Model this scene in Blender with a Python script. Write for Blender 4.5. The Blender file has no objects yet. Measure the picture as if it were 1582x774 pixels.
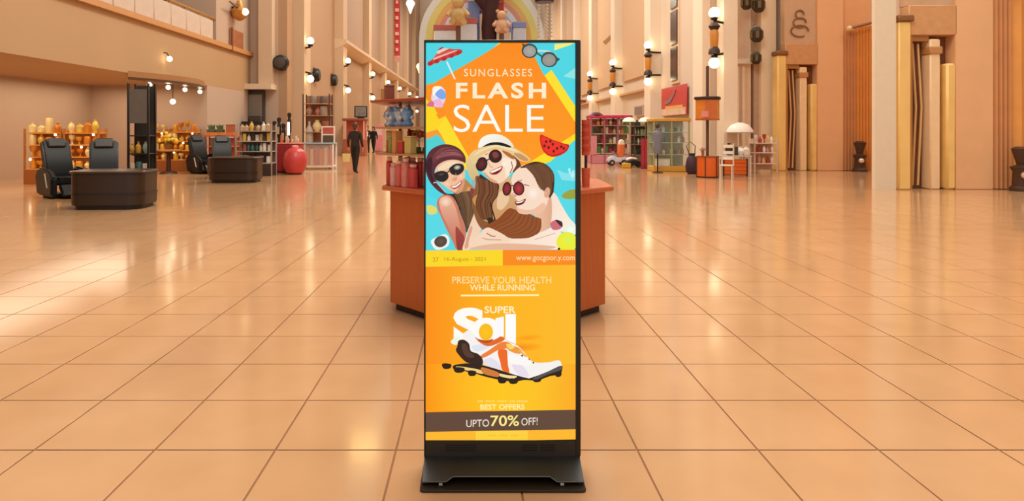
import bpy, bmesh, math, random
from mathutils import Vector, Matrix
from mathutils.geometry import tessellate_polygon
random.seed(7)
S = bpy.context.scene
C = S.collection
PI = math.pi

# ------------------------------------------------------------------ camera
F, HX, HY, CAMH = 1017.0, 737.0, 200.0, 1.594      # focal length (px of 1582x774), vanishing point, eye height
cam = bpy.data.cameras.new('camera'); co = bpy.data.objects.new('camera', cam); C.objects.link(co)
co.location = (0, 0, CAMH); co.rotation_euler = (PI/2, 0, 0)
cam.sensor_width = 36.0; cam.lens = F/1582*36.0
cam.shift_x = (791-HX)/1582; cam.shift_y = -(387-HY)/1582
cam.clip_end = 400
S.camera = co
# ------------------------------------------------------------------ light
w = bpy.data.worlds.new('mall_light'); S.world = w; w.use_nodes = True
bg = w.node_tree.nodes['Background']
bg.inputs[0].default_value = (1.0, 0.95, 0.88, 1); bg.inputs[1].default_value = 0.72
def area(loc, sx, sy, power, col=(1, .92, .8)):
    l = bpy.data.lights.new('overhead_light', 'AREA'); l.shape = 'RECTANGLE'; l.size = sx; l.size_y = sy
    l.energy = power; l.color = col
    o = bpy.data.objects.new('overhead_light', l); C.objects.link(o); o.location = loc
for yy in (8, 30, 52, 74): area((.3, yy, 16.5), 5, 9, 2300)
area((17, 16, 16.5), 9, 9, 1350)                                   # added over the right court to brighten the dull golden portals
area((-12.8, 22.5, 3.2), 3.4, 5, 120, (1, .84, .62)); area((-12.8, 16.5, 3.2), 3.4, 5, 120, (1, .84, .62))   # shop ceiling lights
S.view_settings.view_transform = 'Standard'; S.view_settings.look = 'None'
S.view_settings.exposure = 0.0; S.view_settings.gamma = 1.0; S.view_settings.use_curve_mapping = False

# ------------------------------------------------------------------ helpers
def lin(c): return c/12.92 if c <= .04045 else ((c+.055)/1.055)**2.4
def rgb(t):
    if isinstance(t, str): t = tuple(int(t[i:i+2], 16) for i in (0, 2, 4))
    return tuple(lin(v/255) for v in t) + (1.0,)
def W(px, py, Z): return Vector(((px-HX)*Z/F, Z, CAMH-(py-HY)*Z/F))    # photo pixel at distance Z -> place
def X(px, Z): return (px-HX)*Z/F
def H(py, Z): return CAMH-(py-HY)*Z/F

MATS = {}
def M(col, rough=.5, metal=0.0, var=.07, scale=5.0, spec=.5, kind='plain'):
    key = (str(col), rough, metal, var, scale, spec, kind)
    if key in MATS: return MATS[key]
    m = bpy.data.materials.new('mat_%s_%d' % (kind, len(MATS))); MATS[key] = m
    m.use_nodes = True; nt = m.node_tree; b = nt.nodes['Principled BSDF']
    c = rgb(col)
    b.inputs['Roughness'].default_value = rough; b.inputs['Metallic'].default_value = metal
    b.inputs['Specular IOR Level'].default_value = spec
    tc = nt.nodes.new('ShaderNodeTexCoord')
    no = nt.nodes.new('ShaderNodeTexNoise'); no.inputs['Scale'].default_value = scale; no.inputs['Detail'].default_value = 4
    src = tc.outputs['Object']
    if kind == 'wood':
        mp = nt.nodes.new('ShaderNodeMapping'); mp.inputs['Scale'].default_value = (14, 14, .9)
        nt.links.new(src, mp.inputs[0]); src = mp.outputs[0]
    nt.links.new(src, no.inputs['Vector'])
    mx = nt.nodes.new('ShaderNodeMix'); mx.data_type = 'RGBA'
    mx.inputs['A'].default_value = tuple(min(1, v*(1-var*1.6)) for v in c[:3])+(1,)
    mx.inputs['B'].default_value = tuple(min(1, v*(1+var*1.6)) for v in c[:3])+(1,)
    nt.links.new(no.outputs['Fac'], mx.inputs['Factor'])
    nt.links.new(mx.outputs['Result'], b.inputs['Base Color'])
    return m
def EM(col, st=1.0):
    key = ('em', str(col), st)
    if key in MATS: return MATS[key]
    m = bpy.data.materials.new('mat_glow_%d' % len(MATS)); MATS[key] = m; m.use_nodes = True
    b = m.node_tree.nodes['Principled BSDF']
    b.inputs['Base Color'].default_value = rgb(col); b.inputs['Emission Color'].default_value = rgb(col)
    b.inputs['Emission Strength'].default_value = st
    return m
def GLASS(col='dfeee6', alpha=.22):
    key = ('gl', col, alpha)
    if key in MATS: return MATS[key]
    m = bpy.data.materials.new('mat_glass_%d' % len(MATS)); MATS[key] = m; m.use_nodes = True
    b = m.node_tree.nodes['Principled BSDF']
    b.inputs['Base Color'].default_value = rgb(col); b.inputs['Roughness'].default_value = .05
    b.inputs['Alpha'].default_value = alpha
    return m
def PRINT():
    m = bpy.data.materials.new('screen_print'); m.use_nodes = True; nt = m.node_tree
    b = nt.nodes['Principled BSDF']; a = nt.nodes.new('ShaderNodeAttribute'); a.attribute_name = 'Col'
    b.inputs['Base Color'].default_value = (.01, .01, .01, 1); b.inputs['Roughness'].default_value = .35
    b.inputs['Specular IOR Level'].default_value = .15
    nt.links.new(a.outputs['Color'], b.inputs['Emission Color']); b.inputs['Emission Strength'].default_value = 1.0
    return m

class MB:
    def __init__(s): s.v = []; s.f = []
    def add(s, vs, fs):
        n = len(s.v); s.v += [tuple(p) for p in vs]; s.f += [tuple(i+n for i in f) for f in fs]; return s
    def box(s, x0, x1, y0, y1, z0, z1):
        return s.add([(x0,y0,z0),(x1,y0,z0),(x1,y1,z0),(x0,y1,z0),(x0,y0,z1),(x1,y0,z1),(x1,y1,z1),(x0,y1,z1)],
                     [(0,3,2,1),(4,5,6,7),(0,1,5,4),(1,2,6,5),(2,3,7,6),(3,0,4,7)])
    def cbox(s, x, y, z, sx, sy, sz): return s.box(x-sx/2, x+sx/2, y-sy/2, y+sy/2, z, z+sz)
    def lathe(s, prof, c=(0,0,0), n=14, sx=1.0, sy=1.0):
        vs = []; fs = []
        for r, z in prof:
            for k in range(n):
                a = 2*PI*k/n; vs.append((c[0]+r*sx*math.cos(a), c[1]+r*sy*math.sin(a), c[2]+z))
        for i in range(len(prof)-1):
            for k in range(n):
                k2 = (k+1) % n; fs.append((i*n+k, i*n+k2, (i+1)*n+k2, (i+1)*n+k))
        fs.append(tuple(reversed(range(n)))); fs.append(tuple((len(prof)-1)*n+k for k in range(n)))
        return s.add(vs, fs)
    def ball(s, c, r, n=12, sz=1.0, sx=1.0, sy=1.0):
        m = max(5, n//2+1)
        prof = [(max(r*math.sin(PI*i/m), 1e-4), -r*sz*math.cos(PI*i/m)) for i in range(m+1)]
        return s.lathe(prof, c, n, sx, sy)
    def tube(s, pts, r, n=8):
        pts = [Vector(p) for p in pts]; rs = r if isinstance(r, (list, tuple)) else [r]*len(pts)
        vs = []; fs = []
        for i, p in enumerate(pts):
            t = (pts[min(i+1, len(pts)-1)]-pts[max(i-1, 0)]).normalized()
            u = t.cross(Vector((0,0,1)) if abs(t.z) < .9 else Vector((1,0,0))).normalized(); q = t.cross(u)
            for k in range(n):
                a = 2*PI*k/n; vs.append(p+(u*math.cos(a)+q*math.sin(a))*rs[i])
        for i in range(len(pts)-1):
            for k in range(n):
                k2 = (k+1) % n; fs.append((i*n+k, i*n+k2, (i+1)*n+k2, (i+1)*n+k))
        fs.append(tuple(reversed(range(n)))); fs.append(tuple((len(pts)-1)*n+k for k in range(n)))
        return s.add(vs, fs)
    def prism(s, poly, a0, a1, axis='z'):
        # polygon (u,v) extruded: axis z -> (x,y); axis y -> (x,z); axis x -> (y,z)
        def P(u, v, a): return (u, v, a) if axis == 'z' else ((u, a, v) if axis == 'y' else (a, u, v))
        n = len(poly); vs = [P(u, v, a0) for u, v in poly]+[P(u, v, a1) for u, v in poly]
        fs = [tuple(range(n)), tuple(reversed(range(n, 2*n)))]+[(i, (i+1) % n, n+(i+1) % n, n+i) for i in range(n)]
        return s.add(vs, fs)
    def mesh(s, name, bevel=0, seg=1, smooth=True):
        me = bpy.data.meshes.new(name); bm = bmesh.new()
        vs = [bm.verts.new(p) for p in s.v]
        for f in s.f:
            try: bm.faces.new([vs[i] for i in f])
            except ValueError: pass
        bmesh.ops.recalc_face_normals(bm, faces=bm.faces)
        if bevel: bmesh.ops.bevel(bm, geom=bm.edges[:], offset=bevel, segments=seg, affect='EDGES', clamp_overlap=True)
        bm.to_mesh(me); bm.free()
        if smooth:
            for p in me.polygons: p.use_smooth = True
            me.set_sharp_from_angle(angle=math.radians(38))
        return me
    def build(s, name, mat, parent=None, bevel=0, seg=1, loc=None):
        o = bpy.data.objects.new(name, s.mesh(name, bevel, seg)); C.objects.link(o)
        o.data.materials.append(mat)
        if parent: o.parent = parent
        if loc is not None: o.location = loc
        return o
def tag(o, label, cat, group=None, kind=None):
    if label: o['label'] = label
    if cat: o['category'] = cat
    if group: o['group'] = group
    if kind: o['kind'] = kind
    return o
def thing(name, label, cat, loc, rz=0, group=None):
    o = bpy.data.objects.new(name, None); C.objects.link(o); o.location = loc; o.rotation_euler = (0, 0, rz)
    o.empty_display_size = .1
    return tag(o, label, cat, group)
def struct(name, mb, mat, parent=None, bevel=0):
    o = mb.build(name, mat, parent, bevel)
    if not parent: o['kind'] = 'structure'
    return o
def copy_tree(o, parent=None):
    c = o.copy(); C.objects.link(c); c.parent = parent
    for ch in list(o.children): copy_tree(ch, c)
    return c

# ------------------------------------------------------------------ materials
FLOOR_RGB = 'c99b70'
def floor_mat(name, col):
    m = bpy.data.materials.new(name); m.use_nodes = True; nt = m.node_tree; b = nt.nodes['Principled BSDF']
    tc = nt.nodes.new('ShaderNodeNewGeometry')
    n1 = nt.nodes.new('ShaderNodeTexNoise'); n1.inputs['Scale'].default_value = 2.2; n1.inputs['Detail'].default_value = 6
    n2 = nt.nodes.new('ShaderNodeTexNoise'); n2.inputs['Scale'].default_value = .35; n2.inputs['Detail'].default_value = 2
    for n in (n1, n2): nt.links.new(tc.outputs['Position'], n.inputs['Vector'])
    ad = nt.nodes.new('ShaderNodeMath'); ad.operation = 'ADD'
    nt.links.new(n1.outputs['Fac'], ad.inputs[0]); nt.links.new(n2.outputs['Fac'], ad.inputs[1])
    mr = nt.nodes.new('ShaderNodeMapRange'); mr.inputs['From Min'].default_value = .6; mr.inputs['From Max'].default_value = 1.4
    nt.links.new(ad.outputs[0], mr.inputs['Value'])
    mx = nt.nodes.new('ShaderNodeMix'); mx.data_type = 'RGBA'; c = rgb(col)
    mx.inputs['A'].default_value = (c[0]*.90, c[1]*.88, c[2]*.85, 1); mx.inputs['B'].default_value = (min(1, c[0]*1.08), c[1]*1.1, c[2]*1.13, 1)
    nt.links.new(mr.outputs[0], mx.inputs['Factor']); nt.links.new(mx.outputs['Result'], b.inputs['Base Color'])
    b.inputs['Roughness'].default_value = .12; b.inputs['Specular IOR Level'].default_value = .38
    return m
TILE = floor_mat('polished_tile', FLOOR_RGB)
GROUT = M('96643c', .7, var=.12)
PEACH = M('b4906e', .75, var=.03, scale=.6)
PINKW = M('c2a892', .75, var=.03, scale=.6)
CREAM = M('d9c6b0', .75, var=.03, scale=.6)
TAN = M('c0a184', .75, var=.04, scale=.6)
WHITE = M('f2ead9', .5, var=.03)
BLACK = M('17140f', .4, var=.1)
BROWNBLACK = M('2e1c10', .35, var=.15)
GOLD = M('f0a63a', .35, .35, var=.15, scale=3)
WOODK = M('c0602a', .35, var=.12, scale=3, kind='wood')
WOODTOP = M('c8643c', .3, var=.1, scale=3, kind='wood')
ORANGE = M('e0661c', .4, var=.1, kind='wood')
GLASSM = GLASS()
DARKMETAL = M('2a2320', .4, .4)

# ------------------------------------------------------------------ floor
G = .0045
fl = MB(); fl.box(-32, 32, -4, 108, -.12, -.004)
floor = struct('floor', fl, GROUT)
TX0, TY0, T = .197, 3.275, .6
tm = MB().box(-T/2+G, T/2-G, -T/2+G, T/2-G, -.0035, 0).mesh('tile', bevel=.0015)
tm.materials.append(TILE)
made = []
for j in range(-2, 12):
    yc = TY0+(j+.5)*T
    lo, hi = X(-20, yc+.3), X(1602, yc+.3)
    i = math.floor((lo-TX0)/T)
    while TX0+i*T < hi:
        made.append((i, j)); i += 1
made = [(i, j) for i, j in made if TY0+(j+1)*T > 2.75]
made.sort(key=lambda q: q[1]); made = made[:298]; ms = set(made)
for i, j in made:
    o = bpy.data.objects.new('tile', tm); C.objects.link(o); o.parent = floor
    o.location = (TX0+(i+.5)*T, TY0+(j+.5)*T, random.uniform(-.0003, .0003))
far = MB()
G = .0024
for j in range(-11, 173):
    for i in range(-48, 48):
        if (i, j) in ms: continue
        x, y = TX0+i*T, TY0+j*T
        far.add([(x+G, y+G, 0), (x+T-G, y+G, 0), (x+T-G, y+T-G, 0), (x+G, y+T-G, 0)], [(0, 1, 2, 3)])
fo = far.build('tile_field', TILE, floor); fo['kind'] = 'stuff'

# ------------------------------------------------------------------ hall shell
HT = 22.0
XL, XR = -8.8, 9.35           # side walls of the long arcade
ENDL, ENDR = 30.5, 26.5       # where the near court narrows
def wall(name, x0, x1, y0, y1, z0, z1, mat): return struct(name, MB().box(x0, x1, y0, y1, z0, z1), mat)
wl = wall('wall_left', XL-.4, XL, ENDL, 101, 0, HT, PEACH)
wr = wall('wall_right', XR, XR+.4, ENDR, 101, 0, HT, CREAM)
wall('wall_end', XL-.4, XR+.4, 101, 101.4, 0, HT, CREAM)
wall('wall_left_return', -15.4, XL-.4, ENDL, ENDL+.4, 0, HT, PINKW)
wall('wall_right_return', XR+.4, 26, ENDR, ENDR+.4, 0, HT, M('e4cbb0', .75, var=.04, scale=.6))
wall('wall_left_court', -15.4, -15, -4, ENDL, 0, HT, PINKW)
wall('wall_right_court', 26, 26.4, -4, ENDR+.4, 0, HT, TAN)
# gallery over the left court shops
BX = -10.5
wall('wall_left_gallery', -15, BX, 3, ENDL, 3.3, 5.0, M('bc966c', .7, var=.04, scale=.5))
wall('wall_left_pier', -15, BX, 25.6, ENDL, 0, 3.3, PINKW)
wall('wall_left_upper', -15, BX-1.8, 3, ENDL, 5.0, HT, PINKW)
wall('wall_left_upper_pier', BX-1.8, BX, 26.5, ENDL, 5.0, HT, PINKW)
struct('trim_1', MB().box(BX-.02, BX+.14, 3, ENDL, 4.96, 5.14), M('c98f55', .5))
par = thing('gallery_railing', 'cream gallery parapet with a gold handrail above the left shops', 'railing', (BX, 0, 5.14))
pm = MB().box(-.13, .0, -.58, .58, 0, .78).mesh('parapet_panel', bevel=.02); pm.materials.append(M('d2bca8', .6))
for k in range(19):
    o = bpy.data.objects.new('parapet_panel', pm); C.objects.link(o); o.parent = par; o.location = (0, 4+k*1.2, 0)
MB().tube([(-.06, 3.2, .9), (-.06, 26.5, .9)], .045).build('handrail', M('c08a3c', .3, .5), par)
pb = MB().box(-.09, -.03, -.03, .03, .78, .9).mesh('handrail_post'); pb.materials.append(M('c08a3c', .3, .5))
for k in range(20):
    o = bpy.data.objects.new('handrail_post', pb); C.objects.link(o); o.parent = par; o.location = (0, 3.4+k*1.2, 0)
# dark louvred windows on the gallery level
for n, (ya, yb) in enumerate(((22.6, 24.1), (24.5, 26.0))):
    wd = struct('window_%d' % (n+2), MB().box(BX-1.82, BX-1.74, ya, yb, 5.9, 8.6), M('d8c4ac', .6))
    for k in range(8):
        MB().box(BX-1.76, BX-1.68, ya+.1, yb-.1, 6.0+k*.32, 6.2+k*.32).build('louvre', M('6d5a45', .6), wd)
# pilasters + ledge on the left arcade wall
LZ = [31.3, 40.5, 50.2, 59, 68, 78, 87.5]
for k, z in enumerate(LZ):
    struct('trim_%d' % (k+10), MB().box(XL-.05, XL+.55, z+.12, z+1.3, 0, HT).box(XL-.05, XL+.65, z+.02, z+1.4, 0, .25), M('cdae8c', .7, var=.03, scale=.6))
led = MB().prism([(XL-.02, 6.55), (XL+.5, 6.75), (XL+.75, 6.95), (XL+.75, 7.15), (XL-.02, 7.2)], 40.6, 101, 'y')
struct('trim_2', led, M('d8bb98', .6))
for a, b in zip(LZ[1:-1], LZ[2:]):
    struct('trim_%d' % (30+int(a)), MB().box(XL-.02, XL+.12, a+1.5, b-.1, 7.4, HT-.5), M('a88a70', .7, var=.04))
    struct('trim_%d' % (130+int(a)), MB().box(XL-.02, XL+.1, a+1.6, b-.2, .4, 6.4), M('a98663', .7, var=.04))
# corner pier by the left return wall, with its lintel and dark panel
struct('trim_3', MB().box(X(399, 30), X(420, 30), 30.0, ENDL+.05, 3.65, HT), M('d4b898', .7, var=.03))
struct('trim_4', MB().box(X(377, 29.9), X(421, 29.9), 29.7, ENDL+.05, 3.42, 3.66), M('e0c8aa', .6))
wp = struct('window_5', MB().box(X(379, 30.2), X(407, 30.2), 30.2, ENDL+.05, .9, 3.42), M('3a332e', .5))
MB().box(X(383, 30.1), X(404, 30.1), 30.14, 30.2, 2.15, 3.2).build('pane', M('7c7268', .2), wp)
MB().box(X(383, 30.1), X(404, 30.1), 30.14, 30.2, 1.0, 2.05).build('pane', M('241d1a', .2), wp)
# right arcade pilasters
RZ = [24.0, 33.3, 42, 50.5, 59, 68, 77, 86]
for k, z in enumerate(RZ):
    if z < 25: continue
    struct('trim_%d' % (k+50), MB().box(XR-.55, XR+.05, z+.15, z+1.35, 0, HT).box(XR-.65, XR+.05, z+.05, z+1.45, 0, .3), M('ead8c0', .7, var=.03, scale=.6))
for a, b in zip(RZ[1:-1], RZ[2:]):
    struct('trim_%d' % (70+int(a)), MB().box(XR-.14, XR+.02, a+1.7, b-.3, 4.6, HT), M('d2ae86', .7, var=.04))
struct('trim_5', MB().box(XR-.25, XR+.02, 34.8, 100, 3.72, 3.84), M('c99a6a', .6))
# tall dark window slot
ws = struct('window_1', MB().box(XR-.08, XR+.02, 30.3, 31.5, 3.75, HT-1), M('e9cfae', .6))
for k in range(7):
    MB().box(XR-.14, XR-.06, 30.42, 31.38, 3.9+k*1.7, 5.45+k*1.7).build('pane', M('54423c', .25, var=.15), ws)
# right return: cream fluted piers beside the golden shop portal
for k, (a, b, y0, c) in enumerate(((1112, 1121, 26.1, 'ecc9a4'), (1122, 1160, 26.25, 'e9cdb0'), (1176, 1199, 26.0, 'f0d7b4'))):
    struct('trim_%d' % (90+k), MB().box(X(a, y0), X(b, y0), y0, ENDR+.05, 0, HT), M(c, .7, var=.03))
struct('trim_9', MB().box(9.0, 9.5, 24.0, 24.7, 0, HT).box(8.95, 9.55, 23.95, 24.75, 0, .3), M('eed8bc', .7, var=.03))
struct('trim_89', MB().box(XR-.3, XR+.02, ENDR-.05, 27.6, 0, HT), M('f2dfc6', .7, var=.03))
struct('trim_6', MB().box(X(1120, 26), X(1180, 26), 26.05, ENDR, 4.2, 4.4), M('f6e4cc', .6))
for k, px in enumerate((1128, 1137, 1146)):
    struct('trim_%d' % (96+k), MB().box(X(px, 26.2), X(px+4, 26.2), 26.14, 26.3, .3, 4.1), M('f5e2c8', .6))
struct('trim_7', MB().box(X(1163, 26.3), X(1174, 26.3), 26.2, ENDR+.05, .2, 4.2), M('c0a086', .6))

# ------------------------------------------------------------------ lamps
GLOBE = EM('fff0c4', 6.0)
def sconce(x, y, side, amber, label):
    t = thing('wall_sconce', label, 'lamp', (x, y, 0), 0, 'pairs of globe wall lamps')
    s = side                                   # arm direction back to the wall
    r = .17 if not amber else .2
    MB().ball((0, 0, 5.85), r).build('upper_globe', GLOBE, t)
    MB().ball((0, 0, 4.02), r).build('lower_globe', GLOBE, t)
    MB().tube([(0, 0, 5.66), (0, 0, 5.55), (s*.3, .06, 5.5), (s*.72, .18, 5.5)], .045).lathe([(.1, 5.58), (.14, 5.68), (.06, 5.7)], n=10).build('upper_bracket', DARKMETAL, t)
    MB().tube([(0, 0, 4.2), (0, 0, 4.3), (s*.3, .06, 4.36), (s*.72, .18, 4.36)], .045).lathe([(.06, 4.18), (.14, 4.2), (.1, 4.3)], n=10).build('lower_bracket', DARKMETAL, t)
    if amber:
        MB().lathe([(.12, 4.55), (.15, 4.7), (.17, 5.1), (.13, 5.25)], n=8).build('amber_lantern', M('d08a34', .4), t)
        MB().lathe([(.22, 4.34), (.2, 4.5), (.13, 4.6)], n=8).build('lantern_foot', M('3d2417', .5), t)
        MB().lathe([(.14, 5.22), (.22, 5.35), (.1, 5.5)], n=8).build('lantern_cap', M('3d2417', .5), t)
    return t
ords = ['nearest', 'second', 'third', 'fourth', 'fifth', 'sixth', 'farthest']
for k, z in enumerate(LZ):
    sconce(-8.0, z+.3, -1, False, 'pair of white globe wall lamps on the left arcade, %s along' % ords[k])
for k, z in enumerate([24.0, 33.3, 42, 50.5]):
    sconce(8.65, z, 1, True, 'amber lantern with two white globes on the right wall, %s along' % ords[k])
for k, (px, py, z, fr) in enumerate(((434, 97, 30.3, 1), (488, 116, 35.6, 0), (515, 124, 40, 0))):
    nm = ['beside the corner pier', 'beside the nearest globe lamps', 'farthest of the three'][k]
    t = thing('wall_speaker', 'round black wall speaker high on the left wall, '+nm, 'speaker', W(px, py, z), PI/2 if not fr else 0, 'round black wall speakers')
    def disc(prof, y0): # lathe lying along y
        b = MB().lathe(prof, n=18); b.v = [(p[0], p[2], p[1]) for p in b.v]; return b
    disc([(.30, -.2), (.36, -.12), (.36, .12), (.2, .3)], 0).build('body', BLACK, t)
    disc([(.1, -.26), (.26, -.22), (.27, -.18)], 0).build('cone', M('4a433c', .5), t)
    MB().tube([(-.38, 0, .0), (-.46, .1, .1), (-.46, .3, .1)], .03).tube([(-.46, 0, -.36), (-.44, 0, .36)], .045).build('bracket', DARKMETAL, t)
# two-armed gold lamp over the left court
t = thing('wall_lamp', 'gold wall lamp with two long arms high above the left shops', 'lamp', (BX+.32, 28.2, H(12, 28.2)), PI/2)
MB().tube([(-1.1, 0, .05), (-.4, 0, 0), (0, 0, .1), (.5, 0, .02), (.85, 0, .1)], [.03, .07, .08, .06, .03]).build('arm', M('6a4322', .4, .3), t)
MB().lathe([(.08, -.55), (.3, -.4), (.38, -.15), (.2, .02), (.1, .3)], n=12).build('lantern_body', M('c98e44', .35, .4), t)
MB().ball((-.15, -.3, -.2), .15).build('bulb', EM('ffe3a8', 5), t)
MB().tube([(0, 0, .0), (0, .34, .0)], .06).build('wall_mount', DARKMETAL, t)
# small plaque
t = thing('wall_plaque', 'brown framed plaque on the left wall below the gallery line', 'plaque', (BX+.05, 28.6, H(64, 28.6)), PI/2)
MB().cbox(0, 0, -.48, 1.5, .08, .96).build('panel', M('b47b54', .6), t, .02)
MB().cbox(0, -.06, -.42, 1.2, .05, .84).build('picture', M('a4653f', .5, var=.2), t, .01)
MB().cbox(-.72, -.08, -.5, .08, .06, 1.0).build('frame_edge', M('7e4c30', .5), t)
# far red banner on the left upper wall
def banner(label, x0, x1, y, z0, z1, col, text=None):
    t = thing('banner', label, 'banner', ((x0+x1)/2, y, z0)); hw = (x1-x0)/2
    vs = []; fs = []; n = 24
    for k in range(n+1):
        z = (z1-z0)*k/n; yy = .05*math.sin(k*.9)
        vs += [(-hw, yy, z), (hw, yy, z), (-hw, yy+.03, z), (hw, yy+.03, z)]
    for k in range(n):
        a = 4*k; fs += [(a, a+1, a+5, a+4), (a+2, a+6, a+7, a+3), (a, a+4, a+6, a+2), (a+1, a+3, a+7, a+5)]
    MB().add(vs, fs).build('cloth', M(col, .7), t)
    MB().tube([(-hw-.1, 0, z1-z0), (hw+.1, 0, z1-z0)], .06).build('rod', DARKMETAL, t)
    return t
b1 = banner('long red banner hanging high on the left arcade wall', X(609, 60), X(618, 60), 60, H(86, 60), 17.5, 'b0302e')
for k in range(12):
    MB().cbox(0, -.1, .4+k*.72, .22+.06*(k % 3), .03, .3).build('white_character', M('e0a79c', .6), b1)
MB().cbox(0, -.03, -.55, .5, .05, .45).build('fringe', M('c98b78', .7), b1)

# ------------------------------------------------------------------ digital sign
ZS = 3.05
SX0, SX1 = X(655, ZS), X(896.5, ZS)
sgx = (SX0+SX1)/2; hw = (SX1-SX0)/2
sign = thing('advertising_display', 'tall black freestanding digital advertising display with an orange sale poster', 'display', (sgx, ZS, 0))
zt, zb = H(61.5, ZS), H(706, ZS)
SBLK = M('14120f', .35, var=.05); SGREY = M('262420', .38, var=.04)
sl, sr = X(657.5, ZS)-sgx, X(889.5, ZS)-sgx; st, sb = H(65.5, ZS), H(681, ZS)
fb = MB(); fb.box(-hw, sl, 0, .05, zb, zt); fb.box(sr, hw, 0, .05, zb, zt); fb.box(sl, sr, 0, .05, st, zt); fb.box(-hw, hw, .03, .075, zb, zt)
fb.build('frame', SBLK, sign, .0015)
MB().box(hw-.012, hw+.004, .012, .07, zb, zt-.003).build('side_trim', M('3a332b', .3, .3), sign)
vp = MB().box(sl, sr, .001, .03, zb, sb).build('vent_panel', SGREY, sign)
sm = MB().box(-.035, .035, -.0015, .002, -.0018, .0018).mesh('vent_slot'); sm.materials.append(M('080706', .6))
for cx in (700, 724, 818, 846):
    for k in range(3):
        o = bpy.data.objects.new('vent_slot', sm); C.objects.link(o); o.parent = vp
        o.location = (X(cx, ZS)-sgx, 0.0005, H(688+k*4, ZS)+.0)
# sloped foot cover with a cut-out lip
zl, yl = .036, -.118
lipx = [(-hw+.002, yl-.004, zl-.009), (X(689, 2.93)-sgx, yl-.004, zl-.009), (X(700, 2.93)-sgx, yl+.012, zl+.006), (X(850, 2.93)-sgx, yl+.012, zl+.006), (X(861, 2.93)-sgx, yl-.004, zl-.009), (hw-.002, yl-.004, zl-.009)]
vs = []; 
for (xx, yy, zz) in lipx: vs += [(xx, .0, zb+.001), (xx, yy, zz), (xx, yy+.002, zz-.004), (xx, .0, zb-.006)]
fs = []
for i in range(5):
    a = 4*i; fs += [(a, a+1, a+5, a+4), (a+1, a+2, a+6, a+5), (a+2, a+3, a+7, a+6), (a+3, a, a+4, a+7)]
fs += [(0, 3, 2, 1), (20, 21, 22, 23)]
MB().add(vs, fs).build('foot_cover', M('1b1a17', .4, var=.04), sign)
lp = MB()
for a, b in zip(lipx[:-1], lipx[1:]): lp.tube([Vector(a)+Vector((0, -.001, 0)), Vector(b)+Vector((0, -.001, 0))], .0022, 6)
lp.build('foot_lip', M('6e6a64', .3, .5), sign)
px0, px1 = X(648, 2.885)-sgx, X(906.5, 2.885)-sgx
def rrect(x0, x1, y0, y1, r, n=5):
    P = []
    for cx, cy, a0 in ((x1-r, y0+r, -PI/2), (x1-r, y1-r, 0), (x0+r, y1-r, PI/2), (x0+r, y0+r, PI)):
        for k in range(n+1):
            a = a0+PI/2*k/n; P.append((cx+r*math.cos(a), cy+r*math.sin(a)))
    return P
MB().prism(rrect(px0, px1, 2.885-ZS, .30, .02), .0, .012).build('base_plate', M('241a12', .35), sign, .002)
for sx in (-hw+.002, hw-.022):
    MB().prism([(yl+.01, .012), (yl+.012, zl-.014), (.0, zb-.006), (.05, zb), (.05, .012)], sx, sx+.02, 'x').build('foot_side', SBLK, sign)
MB().box(-hw+.03, hw-.03, .0, .05, .012, zb).build('foot_core', M('0d0b09', .6), sign)
for pxx in (681, 868):
    cst = MB().tube([(X(pxx, 2.93)-sgx-.008, yl-.012, .019), (X(pxx, 2.93)-sgx+.008, yl-.012, .019)], .007, 10).build('caster', M('8b857c', .3, .4), sign)
    MB().cbox(X(pxx, 2.93)-sgx, yl-.008, .022, .012, .01, .006).build('caster_fork', M('5a5650', .3, .6), cst)

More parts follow.
